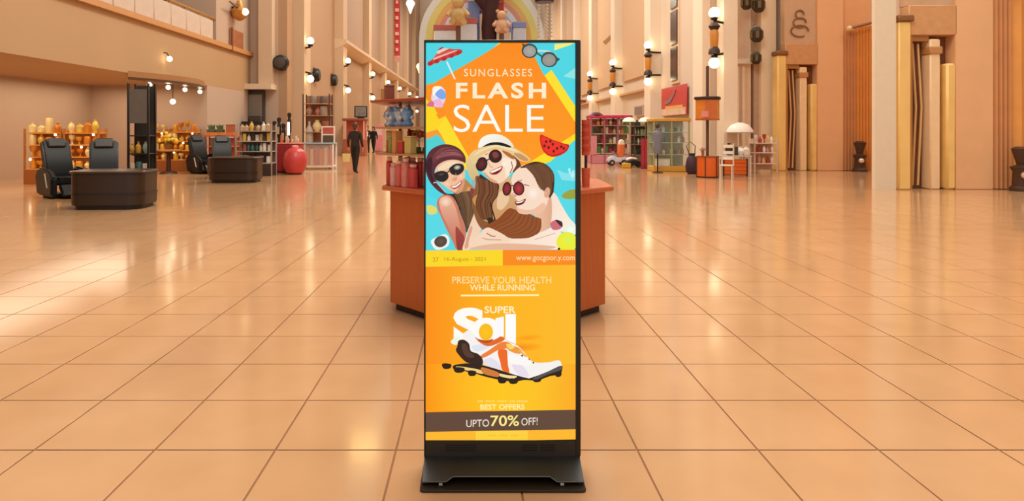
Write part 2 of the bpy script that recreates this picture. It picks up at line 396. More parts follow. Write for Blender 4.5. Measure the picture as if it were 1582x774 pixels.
# ---- screen and its printed picture (flat, in layers a few hundredths of a millimetre apart)
PM = PRINT()
ZP = ZS+.024
LAYER = [0]
screen = MB().box(sl, sr, .026, .03, sb, st).build('screen', SBLK, sign)
def ploc(px, py): return (X(px, ZP)-sgx, H(py, ZP))
def catmull(P, n=6):
    R = []; m = len(P)
    for i in range(m):
        p0, p1, p2, p3 = P[i-1], P[i], P[(i+1) % m], P[(i+2) % m]
        for k in range(n):
            t = k/n; t2 = t*t; t3 = t2*t
            R.append(tuple(.5*(2*p1[d]+(p2[d]-p0[d])*t+(2*p0[d]-5*p1[d]+4*p2[d]-p3[d])*t2+(-p0[d]+3*p1[d]-3*p2[d]+p3[d])*t3) for d in (0, 1)))
    return R
class Art:
    def __init__(s, ox=0, oy=0, k=1.0): s.o = (ox, oy, k); s.v = []; s.f = []; s.c = []
    def q(s, p): return (s.o[0]+p[0]/s.o[2], s.o[1]+p[1]/s.o[2])
    def _y(s): LAYER[0] += 1; return .0238-LAYER[0]*.00006
    def poly(s, P, col, smooth=True, grad=None):
        P = [s.q(p) for p in P]
        if smooth: P = catmull(P)
        # keep prints inside the screen
        P = [(min(max(x, 657.6), 889.3), min(max(y, 65.8), 680.5)) for x, y in P]
        y = s._y(); n = len(s.v)
        s.v += [(ploc(*p)[0], y, ploc(*p)[1]) for p in P]
        if grad:      # (colour2, dx, dy): linear change across the shape
            c2, dx, dy = grad; pr = [p[0]*dx+p[1]*dy for p in P]; a, b = min(pr), max(pr)
            c1, c2 = rgb(col), rgb(c2)
            s.c += [tuple(c1[i]+(c2[i]-c1[i])*((t-a)/(b-a+1e-9)) for i in range(4)) for t in pr]
        else: s.c += [rgb(col)]*len(P)
        for t in tessellate_polygon([[Vector((p[0], p[1], 0)) for p in P]]): s.f.append(tuple(n+i for i in t))
        return s
    def blob(s, cx, cy, rx, ry, ci, co=None, ang=0, n=22):
        cx, cy = s.q((cx, cy)); rx /= s.o[2]; ry /= s.o[2]; y = s._y(); m = len(s.v); a0 = math.radians(ang)
        pts = [(cx, cy)]
        for k in range(n):
            a = 2*PI*k/n; u, v = rx*math.cos(a), ry*math.sin(a)
            pts.append((cx+u*math.cos(a0)-v*math.sin(a0), cy+u*math.sin(a0)+v*math.cos(a0)))
        pts = [(min(max(x, 657.6), 889.3), min(max(yy, 65.8), 680.5)) for x, yy in pts]
        s.v += [(ploc(*p)[0], y, ploc(*p)[1]) for p in pts]
        s.c += [rgb(ci)]+[rgb(co or ci)]*n
        s.f += [(m, m+1+k, m+1+(k+1) % n) for k in range(n)]
        return s
    def line(s, P, wd, col):
        P = [s.q(p) for p in P]; wd /= s.o[2]; y = s._y()
        for a, b in zip(P[:-1], P[1:]):
            d = Vector((b[0]-a[0], b[1]-a[1])); nrm = Vector((-d.y, d.x)).normalized()*wd/2; m = len(s.v)
            for p, sg in ((a, 1), (b, 1), (b, -1), (a, -1)):
                l = ploc(p[0]+nrm.x*sg, p[1]+nrm.y*sg); s.v.append((l[0], y, l[1])); s.c.append(rgb(col))
            s.f.append((m, m+1, m+2, m+3))
        return s
    def strands(s, A, B, n, cols, wd):
        def cr(P, m=5):
            P = [P[0]]+list(P)+[P[-1]]; R = []
            for i in range(1, len(P)-2):
                for k in range(m):
                    t = k/m; p0, p1, p2, p3 = P[i-1:i+3]
                    R.append(tuple(.5*(2*p1[d]+(p2[d]-p0[d])*t+(2*p0[d]-5*p1[d]+4*p2[d]-p3[d])*t*t+(-p0[d]+3*p1[d]-3*p2[d]+p3[d])*t**3) for d in (0, 1)))
            return R+[P[-2]]
        for i in range(n):
            u = (i+.5)/n; P = [(a[0]+(b[0]-a[0])*u, a[1]+(b[1]-a[1])*u) for a, b in zip(A, B)]
            s.line(cr(P), wd*(.7+.6*((i*7) % 5)/4), cols[(i*i*5+i*3+i//3) % len(cols)])
        return s
    def build(s, name):
        me = bpy.data.meshes.new(name); me.from_pydata(s.v, [], s.f)
        at = me.color_attributes.new('Col', 'FLOAT_COLOR', 'POINT')
        for i, c in enumerate(s.c): at.data[i].color = c
        o = bpy.data.objects.new(name, me); C.objects.link(o); o.parent = screen; me.materials.append(PM)
        return o
def text(body, x0, x1, y0, y1, col, bold=0.0, slant=0.0, name='lettering', rise=0.0, space=1.0):
    cu = bpy.data.curves.new('t', 'FONT'); cu.body = body; cu.offset = bold; cu.resolution_u = 4; cu.space_character = space
    to = bpy.data.objects.new('t', cu); C.objects.link(to)
    dg = bpy.context.evaluated_depsgraph_get(); me0 = to.evaluated_get(dg).to_mesh()
    vs = [v.co.copy() for v in me0.vertices]; fs = [tuple(p.vertices) for p in me0.polygons]
    to.evaluated_get(dg).to_mesh_clear(); bpy.data.objects.remove(to); bpy.data.curves.remove(cu)
    ax, bx = min(v.x for v in vs), max(v.x for v in vs); ay, by = min(v.y for v in vs), max(v.y for v in vs)
    a = Art(); y = a._y()
    for v in vs:
        u = (v.x-ax)/(bx-ax); t = (v.y-ay)/(by-ay)
        l = ploc(x0+(x1-x0)*u+slant*t, y1+(y0-y1)*t-rise*u); a.v.append((l[0], y, l[1])); a.c.append(rgb(col))
    a.f = fs
    return a.build(name)

# background of the upper poster
a = Art()
R4 = lambda x0, y0, x1, y1: [(x0, y0), (x1, y0), (x1, y1), (x0, y1)]
a.poly(R4(657, 65, 890, 390), '4cd6e2', False)
a.poly([(657, 300), (700, 320), (890, 300), (890, 390), (657, 390)], '56d8e4', False)
a.poly([(657, 152), (672, 140), (700, 200), (745, 262), (700, 262), (657, 205)], 'fbd51e', False)
a.poly([(657, 205), (676, 200), (690, 222), (657, 215)], 'f29a3a', False)
a.poly([(657, 216), (676, 208), (700, 235), (690, 262), (657, 262)], '4fd0d2', False)
a.poly([(676, 198), (690, 180), (735, 262), (710, 262)], 'fbdc28', False)
a.poly([(755, 80), (772, 65), (800, 65), (770, 85)], 'fde428', False)
a.poly([(838, 120), (852, 108), (890, 165), (890, 205)], 'fbdf2a', False)
a.poly([(890, 203), (890, 215), (850, 250), (810, 262), (800, 225)], 'fbdc20', False)
a.poly([(857, 68), (890, 62), (880, 70), (856, 78)], 'f2ee7a', False)
a.poly([(870, 118), (890, 104), (890, 122)], '8fe4e4', False)
a.poly([(860, 262), (875, 268), (889, 262), (889, 280), (868, 278)], '86e2ea', False)
a.poly([(664, 132), (745, 85), (775, 65), (815, 65), (838, 112), (890, 190), (890, 206), (800, 262), (735, 262), (700, 200), (672, 150)], 'fb8a18', False, grad=('fd9a1c', 0, 1))
a.poly([(657, 132), (668, 128), (690, 178), (678, 184), (657, 150)], 'fb8f1c', False)
a.poly([(657, 158), (666, 156), (676, 176), (657, 180)], 'fbd51e', False)
a.build('poster_background')
# parasol
a = Art(655, 60, 5.53)
a.line([(195, 195), (265, 345)], 13, 'e6ebe4')
a.poly([(30, 205), (70, 175), (110, 130), (180, 85), (250, 88), (320, 92), (325, 118), (290, 140), (230, 158), (170, 178), (110, 200), (50, 232)], 'c9423c')
a.poly([(110, 97), (150, 70), (175, 72), (140, 92)], 'b8302e', False)
a.poly([(105, 110), (170, 82), (215, 84), (120, 130)], 'f3c9bb', False)
a.poly([(95, 140), (225, 92), (265, 92), (85, 166)], 'd85348', False)
a.poly([(85, 163), (265, 98), (290, 100), (75, 184)], 'f0b7a4', False)
for k, (bx, by) in enumerate(((55, 212), (110, 192), (172, 170), (235, 145), (295, 118))): a.blob(bx, by, 26, 18, 'b21c24', 'c4312f', -22)
a.build('printed_parasol')
# beach ball
a = Art(655, 60, 5.53)
a.blob(125, 495, 62, 92, 'f3e6ee', 'dfd0e2', 8)
a.poly([(95, 470), (130, 425), (180, 455), (185, 505), (140, 515)], '7fa8ea')
a.poly([(80, 540), (110, 515), (140, 520), (165, 575), (120, 585)], 'f0b3d6')
a.poly([(75, 420), (110, 405), (150, 415), (110, 450), (80, 490)], 'fdf6e6')
a.poly([(25, 560), (60, 530), (85, 545), (80, 580), (30, 575)], 'd9708c')
a.build('printed_beach_ball')
# grey sunglasses top right
a = Art(770, 60, 3.87)
a.line([(225, 70), (300, 75), (345, 100)], 9, 'cfe0da')
a.blob(186, 72, 48, 44, '3c4a48', ang=10); a.blob(303, 124, 50, 46, '3c4a48', ang=15)
a.poly([(140, 25), (165, 40), (150, 60)], '39474a', False); a.poly([(340, 105), (370, 122), (345, 140)], '39474a', False)
a.blob(186, 74, 38, 34, 'b0a8a0', '9a9a94'); a.blob(302, 127, 40, 36, 'a89a8c', '8d928c')
a.line([(230, 85), (258, 105)], 10, '41504e')
a.build('printed_sunglasses')
# watermelon
a = Art(770, 60, 3.87)
a.poly([(250, 575), (285, 585), (330, 605), (390, 625), (422, 635), (410, 670), (365, 698), (315, 704), (275, 680), (252, 630)], 'c9201a')
a.poly([(256, 585), (300, 598), (360, 622), (412, 642), (395, 668), (350, 688), (305, 690), (272, 660)], 'ec3222')
for bx, by in ((285, 615), (300, 650), (325, 630), (350, 655), (330, 672), (375, 645), (275, 640), (310, 612), (390, 655)): a.blob(bx, by, 7, 9, '5a1216')
a.build('printed_watermelon')
a = Art(720, 200, 4.074)
a.poly([(600, 420), (640, 385), (690, 380), (690, 430), (640, 438)], '9aa23e')
a.build('printed_leaf')
a = Art(720, 200, 4.074)
a.poly([(640, 250), (655, 240), (660, 285), (675, 250), (682, 290), (668, 310)], 'b9f2f2', False)
a.build('printed_splash')
a = Art(655, 205, 4.18)
a.poly([(20, 470), (75, 480), (80, 520), (30, 525)], 'e3d86a')
a.build('printed_lemon_slice')
a = Art(655, 205, 4.18)
a.poly([(45, 700), (90, 670), (140, 655), (165, 690), (150, 735), (80, 755)], 'eef2ec')
a.blob(108, 702, 42, 36, '6a5240', '4b4038', -20)
a.build('printed_round_sunglasses')

# three laughing women (flat print)
K1 = Art(655, 205, 4.18)
K1.poly([(255, 300), (300, 330), (345, 400), (330, 470), (300, 560), (250, 480), (240, 380)], 'b9804c')
K1.poly([(285, 350), (320, 380), (330, 440), (300, 480), (270, 420)], 'd6a06a')
K1.poly([(60, 330), (140, 390), (215, 400), (290, 470), (305, 560), (285, 640), (250, 600), (210, 470), (150, 420)], '2f2620')
K1.poly([(235, 500), (300, 540), (300, 600), (265, 640)], '3d4a40')
K1.strands([(190, 390), (215, 440), (245, 520), (270, 610)], [(330, 370), (345, 430), (330, 500), (295, 590)], 26, ['5a3c28', '6a4a30', '4e3624', '644630', '745238', '483424', '80603c'], 6)
K1.poly([(90, 430), (130, 400), (180, 410), (215, 460), (235, 520), (265, 600), (270, 660), (255, 752), (210, 752), (180, 690), (140, 610), (105, 530), (85, 480)], 'c97a5e')
K1.poly([(98, 440), (130, 410), (172, 420), (200, 470), (220, 540), (235, 620), (225, 700), (185, 660), (150, 590), (115, 520)], 'eab396', grad=('c9705a', 0, 1))
K1.blob(140, 445, 36, 32, 'fbdcc4', 'eab598')
K1.poly([(205, 610), (240, 640), (262, 680), (252, 752), (215, 752)], 'a4483c', grad=('8f3434', 0, 1))
K1.poly([(345, 460), (400, 480), (410, 540), (380, 600), (360, 650), (355, 740), (300, 752), (250, 755), (265, 690), (290, 610), (320, 530)], 'f0c6a4', grad=('f6d6bc', 0, 1))
K1.poly([(262, 740), (275, 680), (300, 605), (312, 620), (290, 700), (285, 752)], 'dda184')
K1.poly([(8, 210), (25, 140), (60, 100), (120, 76), (180, 80), (230, 105), (265, 150), (267, 195), (240, 185), (150, 180), (95, 205), (70, 245), (78, 300), (110, 350), (145, 395), (110, 388), (60, 345), (25, 290)], '5b2832')
K1.poly([(60, 150), (110, 100), (180, 95), (230, 120), (255, 160), (180, 155), (110, 165), (65, 205)], '7f3f42', grad=('6b3038', 0, 1))
K1.poly([(75, 165), (130, 128), (200, 125), (245, 150), (180, 145), (120, 155)], '96585a')
K1.poly([(14, 210), (40, 160), (55, 180), (50, 260), (75, 330), (45, 310)], '3b1a26')
K1.poly([(75, 245), (95, 205), (150, 178), (215, 176), (250, 195), (264, 240), (264, 300), (256, 350), (235, 385), (205, 392), (165, 368), (110, 325), (80, 288)], 'f0bd98')
K1.poly([(95, 225), (150, 188), (215, 186), (245, 205), (200, 215), (140, 235), (100, 250)], 'f6d8b6')
K1.poly([(235, 330), (262, 290), (256, 350), (236, 384), (205, 390), (215, 368)], 'd99a74')
K1.blob(150, 330, 26, 18, 'f9d4b4', 'f0bd98', 30); K1.blob(240, 280, 16, 18, 'f9d4b4', 'f0bd98')
K1.poly([(178, 305), (200, 285), (215, 300), (200, 312)], 'e2a07a')
K1.poly([(172, 345), (205, 336), (240, 308), (244, 325), (222, 352), (192, 364)], 'b8473c')
K1.poly([(178, 347), (208, 339), (238, 314), (236, 326), (215, 346), (192, 355)], 'fff6ea')
K1.poly([(70, 262), (110, 246), (150, 256), (158, 290), (130, 316), (92, 312), (72, 292)], '26201f')
K1.poly([(165, 228), (205, 200), (250, 205), (258, 240), (225, 272), (185, 270), (166, 250)], '26201f')
K1.blob(112, 268, 22, 10, '5a4c44', '2c2624', -10); K1.blob(215, 224, 24, 16, 'e8dcc6', '4c423c', -10)
K1.line([(150, 258), (170, 240)], 8, '4c4038'); K1.line([(62, 324), (80, 318), (140, 385)], 7, 'b9c0c0')
K1.poly([(310, 320), (345, 310), (368, 340), (350, 365), (320, 350)], '8fa6b4'); K1.poly([(320, 330), (345, 322), (352, 345)], '3c4a58', False)
K1.poly([(300, 360), (330, 370), (335, 410), (305, 420)], '8a3a3c')
for k in range(5): K1.line([(70+k*14, 195-k*20), (110+k*14, 150-k*12), (170+k*14, 130-k*6)], 3, ['4a1e28', '9a5c5c'][k % 2])
K1.line([(170, 372), (200, 388), (232, 380)], 4, 'b87858'); K1.line([(205, 262), (212, 292), (200, 304)], 4, 'd29470')
K1.build('printed_woman_in_headscarf')
K2 = Art(720, 200, 4.074)
K2.poly([(0, 215), (20, 165), (60, 128), (90, 150), (70, 210), (75, 270), (100, 310), (95, 350), (55, 340), (20, 290)], 'e9cf98', grad=('cdb07a', 0, 1))
K2.poly([(35, 320), (70, 315), (95, 350), (80, 365), (45, 350)], '9db0b4')
K2.poly([(70, 290), (200, 330), (330, 300), (345, 420), (330, 560), (240, 640), (120, 640), (60, 560), (40, 440), (60, 350)], '8a5632')
K2.poly([(40, 440), (100, 400), (160, 440), (175, 560), (120, 575), (90, 520)], 'c98644', grad=('dca35e', 0, 1))
K2.poly([(190, 350), (290, 300), (340, 400), (320, 500), (240, 545), (190, 585), (160, 470)], 'ddb07f', grad=('c9925e', 0, 1))
K2.poly([(205, 400), (250, 390), (270, 440), (230, 500), (195, 490)], 'ecc69c')
K2.poly([(85, 285), (115, 298), (160, 330), (205, 345), (198, 400), (152, 442), (120, 425), (92, 370)], '43201a')
K2.poly([(110, 330), (150, 350), (160, 420), (130, 410)], '6b3420')
K2.strands([(70, 300), (80, 380), (60, 470), (95, 560)], [(200, 340), (200, 410), (165, 470), (170, 580)], 30, ['5c3220', '663a22', '6e4026', '563020', '784a2a', '6a3e26', '845430'], 6)
K2.line([(150, 455), (188, 585)], 8, '2a1a18'); K2.poly([(135, 560), (165, 555), (175, 590), (150, 605)], '2a2420')
K2.poly([(245, 140), (300, 165), (335, 200), (345, 250), (300, 275), (285, 200)], '6a3826')
K2.poly([(72, 195), (130, 140), (200, 126), (262, 140), (300, 172), (317, 215), (292, 262), (250, 312), (210, 337), (160, 327), (125, 292), (95, 250)], 'f6d3b2')
K2.poly([(230, 180), (290, 190), (312, 215), (290, 255), (250, 300), (245, 250)], 'fbe6d0')
K2.poly([(110, 262), (150, 300), (200, 332), (165, 328), (125, 292)], 'dca07c')
K2.poly([(225, 132), (270, 145), (305, 180), (290, 185), (250, 160)], 'b06a34')
K2.poly([(148, 266), (190, 244), (228, 230), (224, 256), (195, 280), (165, 284)], 'b4362e')
K2.poly([(152, 266), (190, 248), (222, 236), (216, 248), (190, 262), (165, 272)], 'fff4e8'); K2.poly([(165, 274), (195, 264), (212, 256), (195, 276)], '5c1a1a')
K2.blob(160, 235, 16, 12, 'eab98e', 'f6d3b2'); K2.blob(245, 215, 22, 22, 'fdeedd', 'fbe6d0')
K2.blob(98, 218, 36, 46, '2f1214', ang=18); K2.blob(98, 216, 28, 36, '6a2a2c', '42181c', 18)
K2.blob(184, 168, 42, 42, '2f1214', ang=0); K2.blob(184, 164, 34, 33, '5c2427', '3c1519')
K2.poly([(165, 150), (190, 142), (205, 165), (180, 180)], '82403a'); K2.line([(128, 196), (150, 182)], 8, '3a1a18')
K2.poly([(30, 178), (60, 132), (120, 103), (190, 88), (270, 100), (345, 140), (402, 185), (385, 203), (335, 195), (300, 165), (260, 142), (190, 122), (120, 142), (80, 182), (62, 215), (40, 210)], 'e7c98e')
K2.poly([(50, 165), (90, 130), (190, 98), (270, 110), (330, 142), (260, 126), (190, 108), (110, 130)], 'f4e2b4')
K2.poly([(300, 150), (345, 155), (392, 188), (375, 198), (335, 185)], 'c9945e')
K2.poly([(78, 115), (84, 75), (110, 45), (160, 29), (220, 35), (270, 65), (300, 108), (270, 108), (190, 86), (120, 102)], 'fbf7ee', grad=('e9dfca', 1, 1))
K2.poly([(104, 110), (150, 84), (220, 82), (280, 105), (270, 113), (200, 98), (150, 100)], '14110f')
K2.line([(140, 200), (150, 232), (165, 240)], 4, 'd8a07a'); K2.line([(120, 160), (140, 150)], 4, '8a4a30'); K2.line([(285, 200), (292, 240), (275, 275)], 5, '8a4c2c')
K2.build('printed_woman_in_sun_hat')
K3 = Art(720, 200, 4.074)
K3.poly([(520, 395), (560, 405), (600, 475), (645, 550), (688, 600), (688, 640), (600, 640), (560, 600), (525, 560)], 'f7dcc6', grad=('fbeee0', 1, 1))
K3.poly([(400, 500), (500, 420), (535, 430), (535, 570), (500, 640), (450, 630), (430, 540)], 'f0c4a4', grad=('e0a888', 1, 0))
K3.poly([(60, 690), (120, 620), (190, 640), (270, 680), (400, 660), (480, 640), (570, 600), (595, 640), (590, 742), (480, 752), (60, 752), (0, 752), (30, 725)], 'f4d2b4', grad=('fbe9d8', 1, 0))
K3.poly([(60, 735), (200, 715), (400, 720), (560, 735), (480, 752), (60, 752)], 'e8b498')
K3.poly([(120, 610), (200, 560), (270, 495), (330, 515), (400, 530), (450, 565), (468, 620), (440, 660), (360, 672), (290, 676), (262, 640), (200, 620)], '8f4720')
K3.strands([(300, 500), (250, 560), (170, 600), (130, 640)], [(470, 560), (465, 630), (400, 675), (290, 680)], 44, ['8a4822', '935028', '80421e', '9a582c', '8a4620', '90502a', '7a3e1c', '96542a'], 8)
K3.poly([(95, 660), (130, 615), (185, 632), (250, 668), (275, 700), (200, 712), (120, 705)], 'f6d6ba')
K3.line([(130, 650), (160, 668), (185, 670)], 6, '9c5a40'); K3.line([(100, 680), (140, 690), (220, 692)], 5, 'c78e70')
K3.line([(430, 690), (500, 668), (560, 650)], 4, 'd8a284')
K3.poly([(528, 590), (560, 568), (600, 590), (592, 622), (545, 628)], 'cf6a74'); K3.poly([(560, 566), (600, 578), (604, 610), (585, 598)], '3a2830')
K3.poly([(300, 270), (340, 235), (385, 218), (420, 250), (450, 300), (470, 370), (500, 400), (515, 430), (500, 485), (470, 525), (430, 522), (380, 532), (330, 522), (318, 485), (326, 452), (300, 422), (284, 402), (292, 350), (284, 320)], 'f8dac2')
K3.poly([(330, 522), (318, 485), (350, 500), (420, 500), (480, 460), (500, 485), (470, 525), (400, 530)], 'eebd9e')
K3.blob(420, 400, 44, 46, 'fdeee0', 'f8dac2')
K3.poly([(338, 240), (420, 203), (490, 213), (538, 255), (553, 310), (548, 380), (524, 425), (505, 380), (465, 372), (438, 320), (420, 270), (395, 240)], '4a2c1c')
K3.poly([(395, 230), (450, 222), (505, 245), (530, 300), (525, 350), (480, 350), (445, 310), (425, 265)], '7a5236', grad=('94663e', 0, 1))
K3.poly([(450, 335), (500, 345), (520, 375), (500, 385), (465, 372)], 'a87246')
K3.strands([(365, 228), (415, 280), (445, 330), (470, 368)], [(480, 210), (540, 260), (552, 330), (528, 415)], 28, ['5a3824', '6c462c', '4e301e', '7a5236', '644028'], 6)
K3.blob(508, 395, 18, 34, 'f0bf9f', 'd99a78', 12); K3.line([(545, 330), (546, 390), (524, 428)], 7, '1e1512')
K3.blob(256, 372, 28, 44, '30100f', ang=5); K3.blob(256, 372, 21, 36, 'a03038', '6f1c22', 5)
K3.blob(330, 370, 36, 44, '30100f', ang=-5); K3.blob(330, 370, 29, 37, 'b83a3e', '82202a', -5)
K3.line([(278, 352), (300, 350)], 6, '4a1a18'); K3.line([(362, 345), (395, 352)], 6, '8a5a48')
K3.poly([(286, 400), (300, 408), (318, 412), (305, 424)], 'e0957c')
K3.poly([(306, 452), (335, 450), (374, 434), (362, 462), (330, 476), (314, 472)], '8a2c26'); K3.poly([(312, 454), (338, 452), (366, 442), (345, 458), (322, 462)], 'fff2e6'); K3.poly([(322, 464), (345, 462), (362, 452), (345, 470)], '2c1210')
K3.line([(300, 395), (288, 402), (300, 414)], 4, 'd09078'); K3.line([(320, 325), (350, 318)], 5, '8a5a44'); K3.line([(505, 380), (512, 396), (504, 412)], 4, 'b8745a')
K3.build('printed_woman_in_round_glasses')
a = Art(720, 200, 4.074)
a.blob(660, 630, 40, 34, 'fdfef2', 'dff3e6'); a.blob(632, 705, 66, 64, 'f2ee2c', 'e6ea3a'); a.blob(640, 690, 40, 42, 'd8f060', 'ecee30'); a.blob(582, 748, 8, 8, '2a1a10')
a.build('printed_lime')
# strips and lower poster
a = Art()
a.poly([(657, 408), (890, 404), (890, 633), (657, 637)], 'fb960f', False)
def gridgrad(x0, x1, y0, y1, cols, nx=10):
    y = a._y()
    for k in range(nx):
        xa, xb = x0+(x1-x0)*k/nx, x0+(x1-x0)*(k+1)/nx; m = len(a.v)
        for xx, yy in ((xa, y0), (xb, y0), (xb, y1), (xa, y1)):
            l = ploc(xx, yy); a.v.append((l[0], y, l[1]))
            t = (xx-x0)/(x1-x0)*(len(cols)-1); i = min(int(t), len(cols)-2); u = t-i
            c1, c2 = rgb(cols[i]), rgb(cols[i+1]); a.c.append(tuple(c1[q]+(c2[q]-c1[q])*u for q in range(4)))
        a.f.append((m, m+1, m+2, m+3))
gridgrad(657.5, 889.3, 404, 560, ['fb8c14', 'fba416', 'fcb418', 'fcb622', 'fbb92c'])
gridgrad(657.5, 889.3, 560, 632, ['fc9410', 'fdb81c', 'fdc61c', 'fcc224', 'fbaa24'])
a.poly([(657, 386), (776.5, 385), (776.5, 409), (657, 411)], 'fbd626', False)
a.poly([(776.5, 385), (889, 385), (889, 408), (776.5, 409)], 'f98a18', False)
a.poly([(657, 634.5), (889.3, 630.5), (889.3, 660.5), (657, 664.5)], '61483a', False)
a.poly([(657, 664.5), (889.3, 660.5), (889.3, 676), (657, 680.5)], 'fdb830', False)
a.poly([(735, 663.5), (815, 662), (815, 677.5), (735, 679)], 'fdd040', False)
a.poly([(657, 680.5), (889.3, 676), (889.3, 680.5)], '2c2018', False)
a.blob(815, 520, 24, 5, 'fb9a14', 'fcb41a', -5); a.blob(800, 535, 36, 7, 'f5861a', 'fcb01a', -3)
a.build('lower_poster_background')
a = Art(); a.line([(712, 455), (832, 454.3)], 2.6, 'fdf0b0'); a.build('printed_rule')
text('SUNGLASSES', 717, 821.5, 107, 118.5, 'fbe3bd', .004, space=1.25)
text('FLASH', 704.5, 843, 128, 152.5, 'fdeccb', .03, space=1.3)
text('SALE', 701, 840, 162, 204, 'fffaf0', -.006)
text('PRESERVE YOUR HEALTH', 699, 851, 426, 436.5, 'fde0a0', .005)
text('WHILE RUNNING', 726, 826, 438, 447.5, 'fdeab4', .012)
text('27', 669, 678, 396.5, 403, 'b98a1c', 0)
text('16-August - 2021', 687, 750, 396, 403.5, 'b4841a', 0)
text('www.gocgoor.y.com', 797, 887, 395, 403.5, 'fde3b4', 0)
text('SUPER', 748.5, 796, 471.5, 482, 'fdf1c8', .015)
text('S', 700.5, 748, 473.5, 527, 'fdfaf2', .05)
a = Art(675, 460, 5.527)
ring = [(420+130*math.cos(t*PI/12), 268+108*math.sin(t*PI/12)) for t in range(24)]
a.poly(ring, 'fdfaf4', False); a.blob(418, 282, 60, 72, 'fdc418', 'f8b81a'); a.poly([(500, 165), (570, 150), (570, 320), (500, 330)], 'fbf8fa', False)
a.poly([(583, 130), (672, 130), (672, 385), (583, 345)], 'fefcfa', False)
a.build('lettering')
a = Art()
for x0, x1 in ((738, 747), (750, 765), (768, 784), (787, 795), (798, 816)):
    for x in range(x0, x1-1, 3): a.line([(x, 617.2), (x+2, 617.2)], 2.6, 'fddc72')
a.build('small_print')
text('BEST OFFERS', 742, 810, 622, 630, 'fff0a0', .02, rise=.5)
text('UPTO', 720.5, 755.5, 645.8, 657, 'efe3d2', .004, rise=1.0)
text('70%', 757.5, 801.5, 639, 655.5, 'fde88c', .012, rise=.5)
text('OFF!', 805, 830, 643, 654.5, 'efe3d2', .004, rise=1.2)
a = Art()
for x0, x1 in ((755, 768), (773, 784), (789, 800)):
    for x in range(x0, x1-1, 3): a.line([(x, 669.5), (x+2, 669.4)], 2.4, 'f6bc34')
a.build('small_print')
# running shoe
a = Art(675, 460, 5.527)
a.poly([(120, 360), (160, 325), (195, 320), (200, 350), (180, 385), (140, 385)], 'eef3e2')
a.poly([(220, 320), (265, 265), (300, 280), (345, 335), (410, 360), (480, 350), (540, 315), (580, 345), (640, 375), (690, 400), (740, 450), (790, 515), (850, 540), (960, 535), (1035, 520), (1060, 560), (1050, 610), (950, 640), (830, 690), (780, 672), (680, 655), (600, 615), (500, 590), (400, 555), (320, 500), (280, 430)], 'f6f1ee')
a.poly([(400, 520), (470, 500), (540, 560), (560, 600), (480, 585), (400, 555)], 'e4e0ea')
a.poly([(640, 560), (720, 560), (780, 640), (760, 660), (690, 640)], 'e9dcec')
a.poly([(600, 480), (680, 470), (760, 500), (800, 560), (700, 560), (620, 540)], 'fbf8f4')
a.poly([(300, 400), (380, 385), (450, 400), (380, 440), (320, 440)], 'dfe4ee')
a.poly([(325, 320), (370, 350), (430, 362), (500, 340), (545, 318), (575, 345), (500, 385), (430, 400), (360, 365)], 'e06a26')
a.poly([(350, 340), (420, 352), (480, 338), (440, 372), (380, 365)], 'b84a1c')
a.poly([(375, 480), (450, 430), (540, 370), (600, 365), (640, 395), (590, 420), (520, 435), (440, 480), (390, 500)], 'f0803a')
a.poly([(520, 440), (590, 430), (600, 480), (605, 560), (615, 625), (560, 605), (540, 540)], 'ec6a26')
a.poly([(590, 400), (680, 405), (730, 450), (690, 465), (620, 440)], 'f09a3c')
a.poly([(590, 385), (620, 380), (660, 410), (620, 425)], 'f6d860')
a.line([(700, 430), (760, 490)], 16, 'f6b04a'); a.blob(725, 480, 9, 9, '5a4038'); a.blob(820, 540, 8, 8, '5a4a48'); a.blob(785, 510, 7, 7, '8a6a58')
a.poly([(185, 355), (230, 345), (275, 380), (290, 440), (350, 465), (390, 510), (385, 560), (330, 550), (260, 540), (210, 500), (165, 440), (175, 400)], '33221c')
a.poly([(210, 390), (250, 380), (275, 440), (320, 480), (300, 500), (240, 480)], '54382c')
a.poly([(150, 560), (260, 545), (360, 555), (480, 585), (620, 630), (760, 668), (800, 668), (930, 620), (1055, 565), (1062, 610), (1040, 640), (960, 655), (860, 690), (800, 690), (740, 688), (660, 700), (560, 690), (420, 660), (300, 625), (180, 600), (140, 590)], '2d201a')
a.poly([(170, 572), (260, 580), (380, 605), (390, 635), (280, 610), (180, 590)], 'f2cf7c')
a.poly([(520, 630), (600, 645), (680, 655), (640, 675), (540, 655)], 'f2dc9c')
a.poly([(380, 580), (450, 595), (525, 625), (520, 660), (430, 645), (385, 620)], 'd07a3c')
for bx, by, rx in ((85, 568, 36), (190, 600, 42), (300, 628, 32), (555, 690, 34), (650, 695, 36), (850, 680, 34), (1030, 635, 26)): a.poly([(bx-rx, by-20), (bx+rx, by-16), (bx+rx*.8, by+20), (bx-rx*.7, by+22)], '2b1d18', True)
a.poly([(820, 670), (930, 622), (1050, 570), (1055, 600), (940, 640), (850, 680)], '55524e')
a.build('printed_running_shoe')

